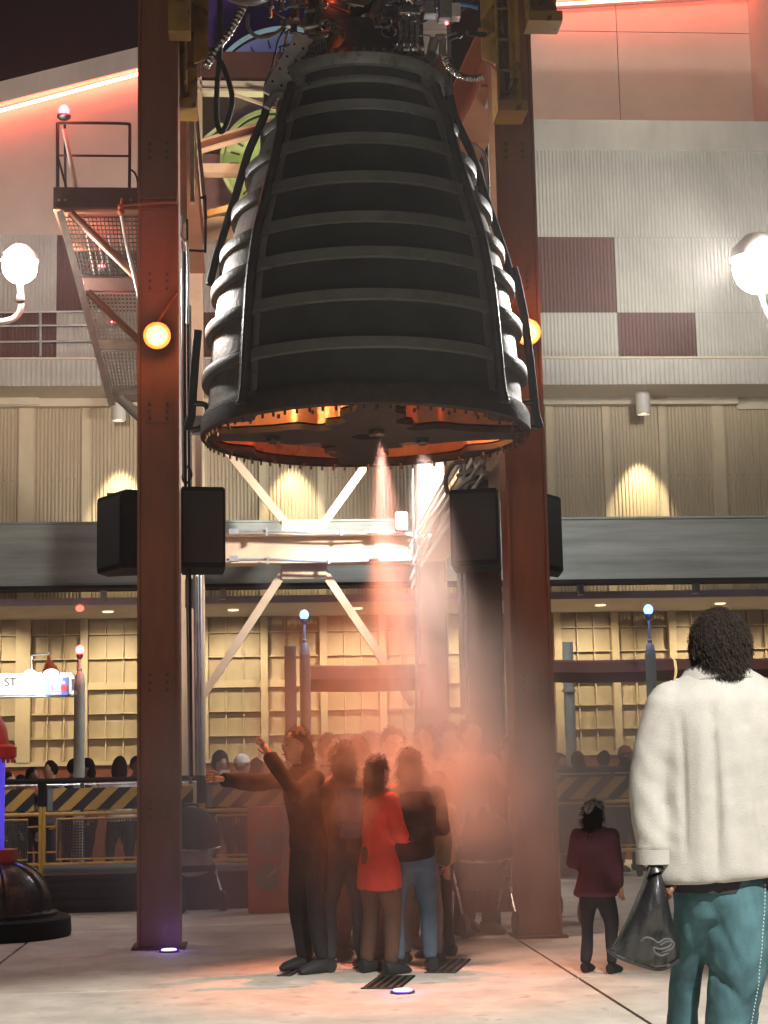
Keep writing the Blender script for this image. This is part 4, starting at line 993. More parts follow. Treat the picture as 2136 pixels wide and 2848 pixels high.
# pylon at the left edge
Yd = 14.9; c0 = G(-22,2560); c0 = Vector((P(-22,2500,Yd).x, Yd, 0))
t = thing('dome_pylon','black domed pylon base with red collars and violet glowing tube at the left edge','pylon',c0)
s_ = Yd/F
MB().lathe([(0,0),(208*s_,0),(210*s_,.04),(208*s_,.15),(200*s_,.17),(0,.17)], c0, 64).build('base_disc', M['black'], t, smooth=True)
zt_ = P(0,2402,Yd).z
dp = [(172*s_,.171),(174*s_,.20),(160*s_,.215)] + [((158-112*(1-math.cos(u*1.45)))*s_ , .215+(zt_-.215)*math.sin(u*1.45)/math.sin(1.45)) for u in [i/14 for i in range(1,15)]]
MB().lathe(dp, c0, 64).build('dome', M['dome'], t, smooth=True)
for k in range(8):
    az = RAD(22+45*k); pts = [c0+Vector((r*1.01*math.sin(az),-r*1.01*math.cos(az),z)) for r,z in dp[3:]]
    MB().tube(pts, .022, 8).build('dome_rib', M['dome'], t, smooth=True)
def zz(y): return P(0,y,Yd).z
MB().lathe([(0,zt_),(60*s_,zt_),(66*s_,zt_+.03),(66*s_,zz(2362)),(0,zz(2362))], c0, 32).build('red_collar', M['collar'], t, smooth=True)
MB().lathe([(30*s_,zz(2362)),(30*s_,zz(2112))], c0, 32).build('glowing_tube', mat('violet_glass',(.12,.10,.22),.3,emit=((.10,.07,1),.55)), t, smooth=True)
MB().lathe([(0,zz(2112)),(52*s_,zz(2112)),(60*s_,zz(2105)),(60*s_,zz(2078)),(52*s_,zz(2074)),(40*s_,zz(2070)),(34*s_,zz(2030)),(20*s_,zz(1995)),(0,zz(1995))], c0, 32).build('red_collar', M['collar'], t, smooth=True)
for k in range(10):
    az = RAD(36*k); c = c0+Vector((54*s_*math.sin(az),-54*s_*math.cos(az),zz(2112)-.03)); MB().cyl(c,c+Vector((0,0,.03)),.014,8).build('bolt', M['collar'], t)
light('pylon_glow','POINT',c0+Vector((.15,-.25,zz(2250))),(.2,.15,1),2,.05)
light('pylon_red','POINT',c0+Vector((.5,-.6,zz(2000))),(1,.2,.12),3,.1)
# lit sign
Ys = 18.55; a = P(-90,1937,Ys); b = P(205,1872,Ys); zb = P(100,1937,Ys).z; zt2 = P(100,1871,Ys).z
t = thing('lit_sign','white rounded sign board reading ST with a blue wait time panel, at the left edge','sign',(a.x,Ys,zb))
MB().box((a.x,Ys,zb),(b.x,Ys+.08,zt2)).build('board', M['white'], t, bevel=.02)
MB().box((a.x,Ys-.006,zb-.012),(b.x,Ys+.09,zb-.001)).build('lower_trim', M['darkmetal'], t)
u0 = P(126,1934,Ys); u1 = P(190,1884,Ys)
def wp_mat():
    m = mat('wait_panel_print',(.12,.16,.55),.5,var=.05); return m
MB().box((u0.x,Ys-.010,u0.z),(u1.x,Ys-.001,u1.z)).build('wait_panel', wp_mat(), t)
MB().box((P(145,1,Ys).x,Ys-.014,P(1,1924,Ys).z),(P(190,1,Ys).x,Ys-.0105,P(1,1904,Ys).z)).build('red_patch', mat('sign_red',(.7,.05,.06),.5), t) if False else None
def rect(n, xa, ya, xb, yb, dy, m): 
    p = P(xa,yb,Ys); q = P(xb,ya,Ys); return MB().box((p.x,Ys-dy-.003,p.z),(q.x,Ys-dy,q.z)).build(n, m, t)
rect('red_patch',145,1905,188,1922,.011,mat('sign_red',(.7,.05,.06),.5))
rect('text_plate',142,1886,174,1892,.011,M['white']); rect('text_plate',133,1894,182,1902,.011,M['white']); rect('text_plate',145,1925,172,1932,.011,M['white'])
rect('number_plate',150,1905,171,1922,.015,M['white'])
def text(s, px, py, hpx, Y, m, par, name='lettering', y_off=0):
    cu = bpy.data.curves.new('t','FONT'); cu.body = s; cu.size = 1; cu.extrude = .01; cu.align_x = 'LEFT'
    o = bpy.data.objects.new('t', cu); C.objects.link(o); bpy.context.view_layer.update()
    me = bpy.data.meshes.new_from_object(o.evaluated_get(bpy.context.evaluated_depsgraph_get())); bpy.data.objects.remove(o)
    h = max(v.co.y for v in me.vertices); sc = hpx*Y/F/h; p = P(px,py,Y)
    for v in me.vertices: v.co = Vector((v.co.x*sc, v.co.z*.15, v.co.y*sc))
    me.materials.clear(); me.materials.append(m); o = link(name, me, par); o.location = p - OFF[par.name] + Vector((0,y_off,0)); return o
text('ST', 11, 1908, 22, Ys, M['dark_gap'], t, y_off=-.004)
text('60', 152, 1920, 13, Ys, mat('sign_navy',(.05,.04,.2),.5), t, y_off=-.021)
text('TIME', 157, 1891, 4.5, Ys, mat('sign_grey',(.25,.25,.4),.5), t, y_off=-.017)
text('MINUTES', 147, 1931, 4.5, Ys, M['dark_gap'], t, y_off=-.017)
MB().cyl(P(207,1878,Ys),P(207,1888,Ys),.03,8).cyl(P(206,1922,Ys),P(206,1932,Ys),.03,8).build('hinge', M['galv'], t)
l = thing('sign_lamp','orange bell shaped lamp on a thin arm over the lit sign','lamp',P(135,1850,Ys-.35))
tip = P(141,1876,Ys-.42); top = P(135,1826,Ys-.25); d = (tip-top)
MB().tube([top, top+d*.25, top+d*.42, top+d*.7, top+d*.95, top+d],[.018,.022,.045,.078,.095,.098],20).build('shade', mat('orange_enamel',(.62,.13,.04),.35,var=.15,scale=14,bump=.2), l, smooth=True)
MB().cyl(top+d*1.001, top+d*1.01, .085, 20).build('lens', G_CAN, l)
MB().tube(curve_pts([P(88,1880,Ys),P(88,1832,Ys-.02),P(92,1822,Ys-.05),P(135,1818,Ys-.2),P(136,1812,Ys-.22)],5),.009,8).build('arm', M['galv'], l, smooth=True)
light('sign_spot','SPOT', P(85,1868,Ys-.40), (1,.97,.95), 60, .05, aim=P(82,1906,Ys), angle=125, blend=.9)
MB().sphere(P(84,1874,Ys-.30),.06,16,10,(1,1,.7)).build('bulb', G_WHITE, l)
# ---------------------------------------------------------------- drain grates, ground lamps
def grate(lab, p0, p1, w_):
    a = G(*p0); b = G(*p1); d = (b-a); L = d.length; d.normalize(); s = Vector((-d.y,d.x,0))
    t = thing('drain_grate', lab, 'grate', a, 'steel drain grates in the plaza floor')
    MB().bar(a+Vector((0,0,.001)), b+Vector((0,0,.001)), w_, .004).build('pit', M['black'], t)
    for q in (-1,1): MB().bar(a+s*q*w_/2+Vector((0,0,.004)), b+s*q*w_/2+Vector((0,0,.004)), .02, .010).build('frame_bar', M['darkmetal'], t)
    n = int(L/.045)
    for i in range(n):
        c = a+d*(i+.5)*L/n+Vector((0,0,.005)); MB().bar(c-s*w_*.48, c+s*w_*.48, .016, .008).build('slat', M['pipe'], t)
grate('small steel drain grate in front of the crowd, nearest the camera', (1028,2733), (1135,2733), .62)
grate('steel drain grate at the right feet of the crowd', (1205,2688), (1290,2688), .75)
grate('steel drain grate partly under the shoes at the left of the crowd', (800,2700), (838,2700), .6)
for i,(px,py,lab) in enumerate(((470,2648,'blue violet lamp sunk in the ground in front of the left column'),(1120,2762,'blue violet lamp sunk in the ground in front of the crowd'))):
    g_ = G(px,py); t = thing('ground_lamp', lab, 'ground lamp', g_)
    MB().lathe([(.0,.004),(.075,.004),(.075,.012),(.06,.014),(0,.014)], g_, 24).build('bezel', M['darkmetal'], t, smooth=True)
    MB().lathe([(0,.016),(.06,.016),(.055,.024),(0,.028)], g_, 24).build('lens', G_GROUND, t, smooth=True)
    light('ground_lamp_light','POINT', g_+Vector((0,0,.12)), (.35,.22,1), .8, .03)
# ---------------------------------------------------------------- strollers
def stroller(lab, base, yaw, hood='black', bag=True):
    t = thing('stroller', lab, 'stroller', (0,0,0)); hm = M['black']
    for s in (-.22,.22):
        MB().tube([(s,-.28,.16),(s,.30,.98)],.012,8).build('handle_tube', M['steel'], t, smooth=True)
        MB().tube([(s,.25,.12),(s,-.12,.62)],.012,8).build('leg_tube', M['steel'], t, smooth=True)
        for y in (-.30,.27): MB().cyl((s-.02,y,.10),(s+.02,y,.10),.10,18).build('wheel', M['rubber'], t, smooth=True)
    MB().tube(curve_pts([(-.22,.30,.98),(-.2,.34,1.02),(.2,.34,1.02),(.22,.30,.98)],4),.014,8).build('handle', M['rubber'], t, smooth=True)
    mb = MB(); n = 10; vs = []
    for i in range(n+1):
        a = RAD(-12+115*i/n)
        for k in range(9):
            u = k/8; x = (u-.5)*.5; r = .34*(1-.25*abs(2*u-1)**3)
            vs.append((x, -r*math.cos(a)+.08, .66+r*math.sin(a)))
    fs = [(i*9+k,i*9+k+1,(i+1)*9+k+1,(i+1)*9+k) for i in range(n) for k in range(8)]
    mb.add(vs,fs).build('hood', hm, t, smooth=True)
    MB().tube([v for v in vs[:9]],.012,6).build('hood_rim', M['steel'], t, smooth=True)
    MB().prism([(-.2,-.18,.38),(-.2,.15,.34),(-.2,.28,.80),(-.2,.24,.82),(-.2,.10,.42),(-.2,-.18,.44)],0,(.4,0,0)).build('seat', M['darkmetal'], t)
    if bag:
        mb = MB(); mb.tube(curve_pts([(.02,-.02,.82),(.03,-.06,.66),(.02,-.10,.50),(.04,-.06,.36)],5), [(.10,.05)]*5+[(.15,.08)]*5+[(.17,.09)]*5+[(.13,.07)],16)
        mb.build('white_bag', mat('pale_plastic_bag',(.55,.5,.42),.5,bump=.6,bscale=20), t, smooth=True)
    t.location = base; t.rotation_euler = (0,0,yaw); return t
g_ = G(528,2532); stroller('stroller with black hood and a pale bag just right of the left column', (g_.x,g_.y,0), RAD(25))
g_ = G(1588,2560); stroller('stroller with dark hood parked right of the right column', (g_.x,g_.y,0), RAD(-30), bag=False)
g_ = G(1335,2600); stroller('stroller half hidden in the mist behind the right of the crowd', (g_.x,g_.y,0), RAD(10), bag=False)
# ================================================================ MIST
def vol(name, col, dens, kind, R0_=1, R1_=1, H=1, nscale=2.2, contrast=(.32,.72), power=1.5, aniso=.2):
    m = bpy.data.materials.new(name); m.use_nodes = True; nt = m.node_tree; nt.nodes.clear()
    o = nt.nodes.new('ShaderNodeOutputMaterial'); pv = nt.nodes.new('ShaderNodeVolumePrincipled'); nt.links.new(pv.outputs[0], o.inputs['Volume'])
    pv.inputs['Color'].default_value = (*col,1); pv.inputs['Anisotropy'].default_value = aniso
    tc = nt.nodes.new('ShaderNodeTexCoord')
    def mt(op, a, b_=None, c_=None):
        n = nt.nodes.new('ShaderNodeMath'); n.operation = op
        for i,v in enumerate((a,b_,c_)):
            if v is None: continue
            if isinstance(v,(int,float)): n.inputs[i].default_value = v
            else: nt.links.new(v, n.inputs[i])
        return n.outputs[0]
    sp = nt.nodes.new('ShaderNodeSeparateXYZ'); nt.links.new(tc.outputs['Object'], sp.inputs[0])
    x,y,z = sp.outputs
    if kind == 'jet':      # z from 0 down to -H, radius R0->R1
        h = mt('DIVIDE', mt('MULTIPLY', z, -1), H); R_ = mt('ADD', R0_, mt('MULTIPLY', h, R1_-R0_))
        rr = mt('DIVIDE', mt('SQRT', mt('ADD', mt('MULTIPLY',x,x), mt('MULTIPLY',y,y))), R_)
        fall = mt('MULTIPLY', mt('POWER', mt('MAXIMUM', mt('SUBTRACT', 1, rr), 0), power), mt('MINIMUM', 1, mt('MULTIPLY', mt('SUBTRACT', 1, h), 3)))
        fall = mt('MULTIPLY', fall, mt('MINIMUM', 1, mt('ADD', mt('MULTIPLY', h, 2.6), .10)))
        thin = mt('DIVIDE', R0_+.3, mt('ADD', R_, .3)); fall = mt('MULTIPLY', fall, thin)
        sc = (1,1,.25)
    else:
        q = mt('ADD', mt('ADD', mt('POWER', mt('ABSOLUTE', mt('DIVIDE', x, R0_)), 2), mt('POWER', mt('ABSOLUTE', mt('DIVIDE', y, R1_)), 2)), mt('POWER', mt('ABSOLUTE', mt('DIVIDE', z, H)), 2))
        fall = mt('POWER', mt('MAXIMUM', mt('SUBTRACT', 1, q), 0), power); sc = (1,1,.8)
    mp = nt.nodes.new('ShaderNodeMapping'); mp.inputs['Scale'].default_value = sc; nt.links.new(tc.outputs['Object'], mp.inputs[0])
    nz = nt.nodes.new('ShaderNodeTexNoise'); nz.inputs['Scale'].default_value = nscale; nz.inputs['Detail'].default_value = 4; nt.links.new(mp.outputs[0], nz.inputs[0])
    mr = nt.nodes.new('ShaderNodeMapRange'); mr.inputs['From Min'].default_value = contrast[0]; mr.inputs['From Max'].default_value = contrast[1]; nt.links.new(nz.outputs[0], mr.inputs[0])
    d = mt('MULTIPLY', mt('MULTIPLY', fall, mr.outputs[0]), dens); nt.links.new(d, pv.inputs['Density'])
    return m
def jet(lab, top, H, r0, r1, dens, tilt=(0,0), col=(1,.93,.92), con=(.36,.64)):
    mb = MB(); mb.lathe([(0,0),(r0,0),(r1,-H),(0,-H)], (0,0,0), 24)
    o = mb.build('mist_jet', vol('jet_mist', col, dens, 'jet', r0, r1, H, contrast=con, nscale=5.5, power=1.7)); o.location = top; o.rotation_euler = (tilt[0], tilt[1], 0)
    tag(o, lab, kind='stuff'); return o
jet('pink plume of mist falling from the centre of the nozzle onto the crowd', (E0.x+.06, YE-.25, zr-.06), 3.0, 0.03, .62, 7.0, (0,RAD(-5)))
jet('wider veil of mist drifting right of the pink plume', (E0.x+.42, YE+.25, zr-.15), 3.3, .16, .95, 3.8, (0,RAD(-5)))
jet('short faint jet of mist from the left arm of the nozzle plate', (E0.x-.56*R0, YE, zr-.06), 1.4, .02, .25, 7.0)
def fog(lab, c, rx, ry, rz, dens, **k):
    o = MB().sphere((0,0,0),1,24,16,(rx,ry,rz)).build('fog_bank', vol('fog', (1,.93,.88), dens, 'fog', rx, ry, rz, **k)); o.location = c; tag(o, lab, kind='stuff'); return o
c = P(1240,2380,12.4); fog('low bank of orange lit mist around the crowd and the right column', (c.x,12.4,1.0), 2.6, 1.9, 1.75, .9, nscale=1.3, power=1.2)
fog('ragged steam rolling over the heads of the crowd', (P(1085,2200,11.5).x,11.55,1.16), 1.10, .75, .50, 2.0, nscale=3.6, contrast=(.44,.62), power=1.0)
c = P(800,2500,13.0); fog('thin mist drifting left of the crowd past the left column', (c.x,13.4,.7), 2.3, 1.7, 1.1, .35, nscale=1.2, power=1.2)
# ================================================================ PEOPLE
def remesh(mb, vox, smooth=3, disp=0, dscale=6, seed=0):
    me = bpy.data.meshes.new('r'); me.from_pydata([tuple(v) for v in mb.v], [], mb.f); me.update()
    bm = bmesh.new(); bm.from_mesh(me); bmesh.ops.recalc_face_normals(bm, faces=bm.faces); bm.to_mesh(me); bm.free()
    o = bpy.data.objects.new('r', me); C.objects.link(o)
    m = o.modifiers.new('r','REMESH'); m.mode = 'VOXEL'; m.voxel_size = vox
    if smooth: s = o.modifiers.new('s','SMOOTH'); s.iterations = smooth; s.factor = .5
    bpy.context.view_layer.update()
    r = bpy.data.meshes.new_from_object(o.evaluated_get(bpy.context.evaluated_depsgraph_get()))
    bpy.data.objects.remove(o)
    if disp:
        nrm = [v.normal.copy() for v in r.vertices]
        for v, n in zip(r.vertices, nrm):
            p = v.co; f = noise.noise(Vector((p.x*dscale, p.y*dscale, p.z*dscale*.35+seed)))
            f2 = noise.noise(Vector((p.x*dscale*2.3+7, p.y*dscale*2.3, p.z*dscale*1.1+seed)))
            v.co = p + n*disp*(f+.45*f2)
    for p in r.polygons: p.use_smooth = True
    return r
def put(me, name, m, parent):
    off = OFF.get(parent.name, Vector())
    if off.length:
        for v in me.vertices: v.co = v.co - off
    me.materials.clear(); me.materials.append(m); return link(name, me, parent)
def append(me, mb):
    bm = bmesh.new(); bm.from_mesh(me); vs = [bm.verts.new(v) for v in mb.v]; ok = []
    for f in mb.f:
        try: ok.append(bm.faces.new([vs[i] for i in f]))
        except ValueError: pass
    bmesh.ops.recalc_face_normals(bm, faces=ok); bm.to_mesh(me); bm.free()
    for p in me.polygons: p.use_smooth = True
    return me
SKIN = mat('skin_medium', (.48,.27,.18), .5, var=.08, scale=20); SKIND = mat('skin_dark', (.16,.08,.05), .45, var=.08, scale=20)
def fabric(name, c, b=.3): return mat(name, c, .9, var=.25, scale=7, bump=b, bscale=120)
FB = {k: fabric('cloth_'+k, c) for k, c in dict(black=(.015,.014,.016), charcoal=(.035,.035,.04), brown=(.10,.05,.03), red=(.62,.05,.03), orange=(.55,.20,.09), tan=(.50,.34,.20), pink=(.62,.38,.32), navy=(.03,.04,.08),
      blue=(.10,.16,.22), grey=(.22,.21,.21), plum=(.10,.035,.05), white=(.70,.68,.64), olive=(.10,.10,.06), rustc=(.35,.10,.05)).items()}
HAIRB = M['hair_dark']; HAIRR = mat('auburn_hair', (.045,.016,.008), .5, var=.4, scale=40, bump=.8, bscale=120)
def person(label, H=1.68, at=(0,0), yaw=0, top='black', legs='navy', hair='short', skin=None, arms=('down','down'), stance=.09, coat=0.0, vox=.024, half=False, cap=None, lean=0, width=1.0, group=None, head=(0,0), stride=0, hairm=None):
    """local frame: faces -Y, x to its own left... arms are (left of picture, right of picture)"""
    skin = skin or SKIN; hairm = hairm or HAIRB
    t = thing('person', label, 'person', (0,0,0), group); s = H
    L = Vector((0,-math.sin(RAD(lean)),0))
    def up(x, y, z): return Vector((x*s, y*s - max(0,(z-.52))*s*math.sin(RAD(lean)), z*s))
    hx, hy = head
    hc = up(hx*.03, -.012+hy*.03, .932)
    def armpts(side, mode):
        sh = up(side*.110*width, .0, .795)
        if mode == 'down': e = up(side*.145*width, .012, .63); w_ = up(side*.138*width, -.04, .49)
        elif mode == 'up': e = up(side*.15, -.10, .70); w_ = up(side*.06, -.20, .86)
        elif mode == 'camera': e = up(side*.15, -.13, .73); w_ = up(side*.04, -.17, .90)
        elif mode == 'reach': e = up(side*.14, -.16, .78); w_ = up(side*.10, -.33, .80)
        elif mode == 'side': e = up(side*.24, -.03, .76); w_ = up(side*.40, -.05, .78)
        elif mode == 'hold': e = up(side*.15, .0, .64); w_ = up(side*.05, -.15, .62)
        elif mode == 'pocket': e = up(side*.175, .05, .65); w_ = up(side*.12, -.02, .53)
        return sh, e, w_
    ft = [(-stance*.9, -stride*.5), (stance*.9, stride*.5)]
    def body(g, cloth=0):
        b = MB()
        if cloth in (0,1):
            zs_ = [.50,.54,.60,.66,.72,.77,.81,.835,.85]; rx = [.095,.098,.088,.092,.102,.108,.092,.062,.043]; ry = [.065,.068,.060,.062,.068,.068,.058,.045,.038]
            if cloth and coat: zs_ = [.50-coat,.50-coat*.5]+zs_; rx = [.134,.128,.118,.106]+rx[2:]; ry = [.098,.094,.086,.076]+ry[2:]
            b.tube([up(0,0,z) for z in zs_], [(a*s*width+g, c_*s*width+g) for a,c_ in zip(rx,ry)], 20, up=(0,1,0))
            for side, mode in ((-1,arms[0]),(1,arms[1])):
                sh,e,w_ = armpts(side,mode); b.sphere(sh, .040*s+g, 12, 8)
                b.tube([sh, sh.lerp(e,.5), e, e.lerp(w_,.5), w_], [.037*s+g,.034*s+g,.029*s+g,.027*s+g,.021*s+g*1.2], 12); b.sphere(e,.029*s+g,10,6)
        if cloth in (0,2) and not half:
            b.tube([up(0,0,z) for z in (.46,.50,.56,.60)], [(a*s*width+g, c_*s+g) for a,c_ in ((.085,.066),(.096,.070),(.090,.064),(.082,.058))], 20, up=(0,1,0))
            for side,(fx,fy) in zip((-1,1),ft):
                hp = up(side*.048,0,.49); kn = Vector((side*.055*s+fx*s*.25, fy*s*.55-.02*s, .275*s)); an = Vector((fx*s, fy*s+.01*s, .05*s))
                b.tube([hp, hp.lerp(kn,.5), kn, kn.lerp(an,.4), an], [.056*s+g,.050*s+g,.037*s+g,.035*s+g,.026*s+g*1.6], 14); b.sphere(kn,.036*s+g,10,6)
        if cloth == 0:
            b.tube([up(0,.005,.78), up(hx*.01,.0,.89)], [.036*s,.034*s], 12)
            b.sphere(hc, .062*s, 20, 14, (.78,.92,1.12)); b.sphere(hc+Vector((0,-.022*s,-.038*s)), .036*s, 14, 10, (.9,.9,.9))
            b.sphere(hc+Vector((0,-.060*s,-.008*s)), .011*s, 8, 6, (.8,1,1.5))
            for q in (-1,1): b.sphere(hc+Vector((q*.049*s,.002*s,-.002*s)), .014*s, 8, 6, (.4,.8,1.3))
            for side, mode in ((-1,arms[0]),(1,arms[1])):
                sh,e,w_ = armpts(side,mode); d = (w_-e).normalized(); b.tube([w_-d*.02*s, w_+d*.02*s, w_+d*.05*s],[(.017*s,.013*s),(.022*s,.014*s),(.020*s,.012*s)],10)
            if not half:
                for side,(fx,fy) in zip((-1,1),ft): b.tube([Vector((fx*s,fy*s+.02*s,.03*s)),Vector((fx*s*1.1,fy*s-.08*s,.02*s))],[.022*s,.018*s],8)
        return b
    me = remesh(body(-.016), vox*.62, 2)
    # fingers
    fm = MB()
    for side, mode in ((-1,arms[0]),(1,arms[1])):
        sh,e,w_ = armpts(side,mode); d = (w_-e).normalized(); q = d.cross(Vector((0,1,0)));  q = q.normalized() if q.length > .1 else Vector((1,0,0)); c_ = d.cross(q).normalized()
        for k,fl in enumerate((.040,.045,.042,.033)):
            a = w_+d*.045*s+q*(k-1.5)*.0095*s; fm.tube([a, a+d*fl*.5*s+c_*.003*s, a+d*fl*.8*s+c_*.014*s],[.0052*s,.0048*s,.0040*s],6)
        a = w_+d*.012*s+q*.02*s; fm.tube([a, a+d*.022*s+q*.012*s, a+d*.040*s+q*.012*s+c_*.008*s],[.0065*s,.0055*s,.0045*s],6)
    bo = put(append(me, fm), 'body', skin, t)
    put(remesh(body(.012,1), vox, 2, .020, 6/s, random.random()*9), 'jacket', FB[top], t)
    cb_ = MB().tube([up(0,.006,.838),up(0,.004,.862)],[.044*s,.040*s],16); cb_.build('collar', FB[top], t, smooth=True)
    if not half:
        put(remesh(body(.006,2), vox, 2, .016, 7/s, random.random()*9), 'trousers', FB[legs], t)
        for fx,fy in ft:
            mb = MB(); x = fx*s; y = fy*s
            mb.tube([(x,y+.045*s,.030*s),(x,y+.02*s,.034*s),(x*1.05,y-.03*s,.028*s),(x*1.1,y-.085*s,.018*s),(x*1.12,y-.105*s,.012*s)],[(.024*s,.03*s),(.028*s,.034*s),(.029*s,.028*s),(.027*s,.019*s),(.016*s,.010*s)],12,up=(0,0,1))
            mb.build('shoe', M['rubber'], t, smooth=True)
    # hair
    hb = MB(); r = .066*s
    hb.sphere(hc+Vector((0,.012*s,.012*s)), r, 18, 12, (.84,.92,1.05))
    if hair in ('long','bob'):
        zl_ = -.10 if hair == 'bob' else -.17
        hb.tube([hc+Vector((0,.02*s,.02*s)), hc+Vector((0,.035*s,-.05*s)), hc+Vector((0,.04*s,zl_*s))], [(.056*s,.05*s),(.062*s,.042*s),(.045*s,.028*s)], 16, up=(0,1,0))
    if hair == 'pony': hb.tube([hc+Vector((0,.06*s,.02*s)), hc+Vector((0,.09*s,-.03*s)), hc+Vector((0,.085*s,-.10*s))], [.02*s,.022*s,.010*s], 10)
    hm_ = remesh(hb, .010*s, 1, .012, 20/s, random.random()*5)
    # carve the face: pull the front of the hair behind the brow
    for v in hm_.vertices:
        rel = v.co - hc
        if rel.y < -.018*s and rel.z < .030*s: v.co.y = hc.y -.018*s + (rel.y+.018*s)*.1
        if hair == 'short' and rel.z < -.035*s: v.co.z = hc.z-.035*s+(rel.z+.035*s)*.2
    ho_ = put(hm_, 'hair', hairm, t)
    if vox < .03:
        sm = MB(); rr_ = random.Random(int(H*1000)); vl = [v for v in hm_.vertices]
        for _ in range(650):
            v = rr_.choice(vl); p = v.co; n = v.normal; k = Vector((rr_.uniform(-1,1),rr_.uniform(-1,1),rr_.uniform(-1,1)))
            if p.y < hc.y-.02*s and p.z < hc.z+.03*s: continue
            q = p+n*.010+k*.010; r_ = q+n*.006+Vector((0,0,-.025))+k*.012; e_ = Vector((.0016,0,.0012)); sm.add([p-e_,p+e_,q+e_,q-e_,r_],[(0,1,2,3),(3,2,4)])
        tag(sm.build('hair_strands', hairm, ho_), kind='stuff')
    for q in (-1,1):
        MB().sphere(hc+Vector((q*.021*s,-.0555*s,.004*s)), .0062*s, 8, 6, (1.25,.5,.45)).build('eye', M['rubber'], bo)
    MB().box(hc+Vector((-.015*s,-.0615*s,-.0375*s)), hc+Vector((.015*s,-.052*s,-.0335*s))).build('mouth', M['collar'], bo)
    if cap:
        mb = MB(); 
        if cap[0] == 'beanie': mb.sphere(hc+Vector((0,.008*s,.022*s)), .071*s, 20, 12, (.86,.95,1.0)); mb.lathe([(.062*s,.0),(.066*s,.0),(.066*s,.022*s),(.062*s,.022*s)], hc+Vector((0,.006*s,.008*s)), 20, close=True)
        elif cap[0] == 'hood': mb.sphere(hc+Vector((0,.02*s,.012*s)), .078*s, 20, 12, (.86,.9,1.18)); mb.tube([hc+Vector((0,.03*s,.075*s)),hc+Vector((0,.035*s,.105*s))],[.03*s,.008*s],8)
        else: mb.sphere(hc+Vector((0,.006*s,.020*s)), .069*s, 20, 12, (.84,.95,.95)); mb.tube([hc+Vector((0,-.05*s,.03*s)),hc+Vector((0,-.10*s,.024*s))],[(.045*s,.006*s),(.035*s,.004*s)],12,up=(0,0,1))
        me = remesh(mb, .010*s, 1, .002, 30)
        for v in me.vertices:
            rel = v.co-hc
            if rel.z < .016*s and rel.y < .0: v.co.z = hc.z+.016*s+(rel.z-.016*s)*.05
            if rel.z < -.01*s and cap[0] != 'hood': v.co.z = hc.z-.01*s
        put(me, 'hat', FB[cap[1]], t)
    t.location = (at[0], at[1], 0); t.rotation_euler = (0,0,yaw)
    return t
def at(px, py): g_ = G(px,py); return (g_.x, g_.y)
Bk = math.pi   # back to the camera
person('dark clothed person at the left of the crowd raising a camera with both arms', 1.62, at(868,2702), RAD(-62), 'black','black','bob', arms=('reach','camera'), hairm=HAIRR, lean=7, stance=.08)
p = person('person in a dark brown jacket, second from the left of the crowd, back turned', 1.52, at(962,2700), Bk+.3, 'brown','charcoal','long', arms=('hold','down'), hairm=HAIRR)
person('person in a black coat behind the red coat, looking up at the mist', 1.56, at(1003,2672), Bk-.4, 'rustc','charcoal','short', arms=('down','hold'), hairm=HAIRR)
person('person in a bright red long coat in the middle of the crowd', 1.42, at(1058,2708), Bk-.9, 'red','brown','long', arms=('hold','up'), coat=.12, width=.85, hairm=HAIRR)
person('person in a black padded top and blue jeans right of the red coat', 1.46, at(1152,2700), Bk+.1, 'black','blue','bob', arms=('hold','down'), width=1.12, hairm=HAIRR)
person('child in a puffy tan jacket and dark trousers at the right of the crowd', 1.30, at(1226,2662), Bk+.9, 'tan','charcoal','bob', arms=('hold','pocket'), width=1.22)
person('tall person in an orange brown jacket at the back centre of the crowd', 1.64, at(1102,2640), .3, 'orange','olive','short', arms=('up','down'), hairm=HAIRR)
person('person in a pale pink jacket at the back right of the crowd', 1.66, at(1195,2625), -.3, 'pink','grey','long', arms=('reach','down'), hairm=HAIRR)
person('person in grey, farthest right of the crowd, half lost in the mist', 1.72, at(1322,2600), .5, 'pink','charcoal','short', arms=('down','up'))
person('person in a dark navy jacket behind the brown jacket, mostly hidden in the crowd', 1.60, at(925,2645), .8, 'navy','black','short', arms=('down','up'), hairm=HAIRR)
person('person in a maroon jacket squeezed behind the red coat, arm raised', 1.62, at(1040,2630), Bk+.2, 'rustc','olive','long', arms=('up','down'), hairm=HAIRR)
person('short person in olive between the black padded top and the tan child', 1.34, at(1172,2680), Bk-.3, 'olive','grey','bob', arms=('down','hold'), hairm=HAIRR)
person('person in pale pink sweater at the far back, between crowd and right column', 1.70, at(1262,2592), .2, 'orange','charcoal','bob', arms=('reach','down'))
person('small child in plum coat and grey cap right of the right column', 1.10, at(1668,2706), Bk-.6, 'plum','charcoal','long', cap=('cap','grey'), arms=('down','hold'), coat=.06, width=.98)
def backpack(o, m, H):
    MB().tube(curve_pts([(0,.13*H,.60*H),(0,.145*H,.66*H),(0,.145*H,.74*H),(0,.12*H,.80*H)],4),[(.07*H,.03*H)]*4+[(.09*H,.045*H)]*5+[(.075*H,.035*H)]*4,16,up=(0,1,0)).build('backpack', m, o, smooth=True)
ppl = {x['label']: x for x in C.objects if x.name.startswith('person')}
for k_, m_, h_ in (('person in a black padded top','black',1.46),('person in a dark brown jacket','navy',1.5)):
    o_ = [v for l,v in ppl.items() if l.startswith(k_)][0]; backpack(o_, FB[m_], h_)
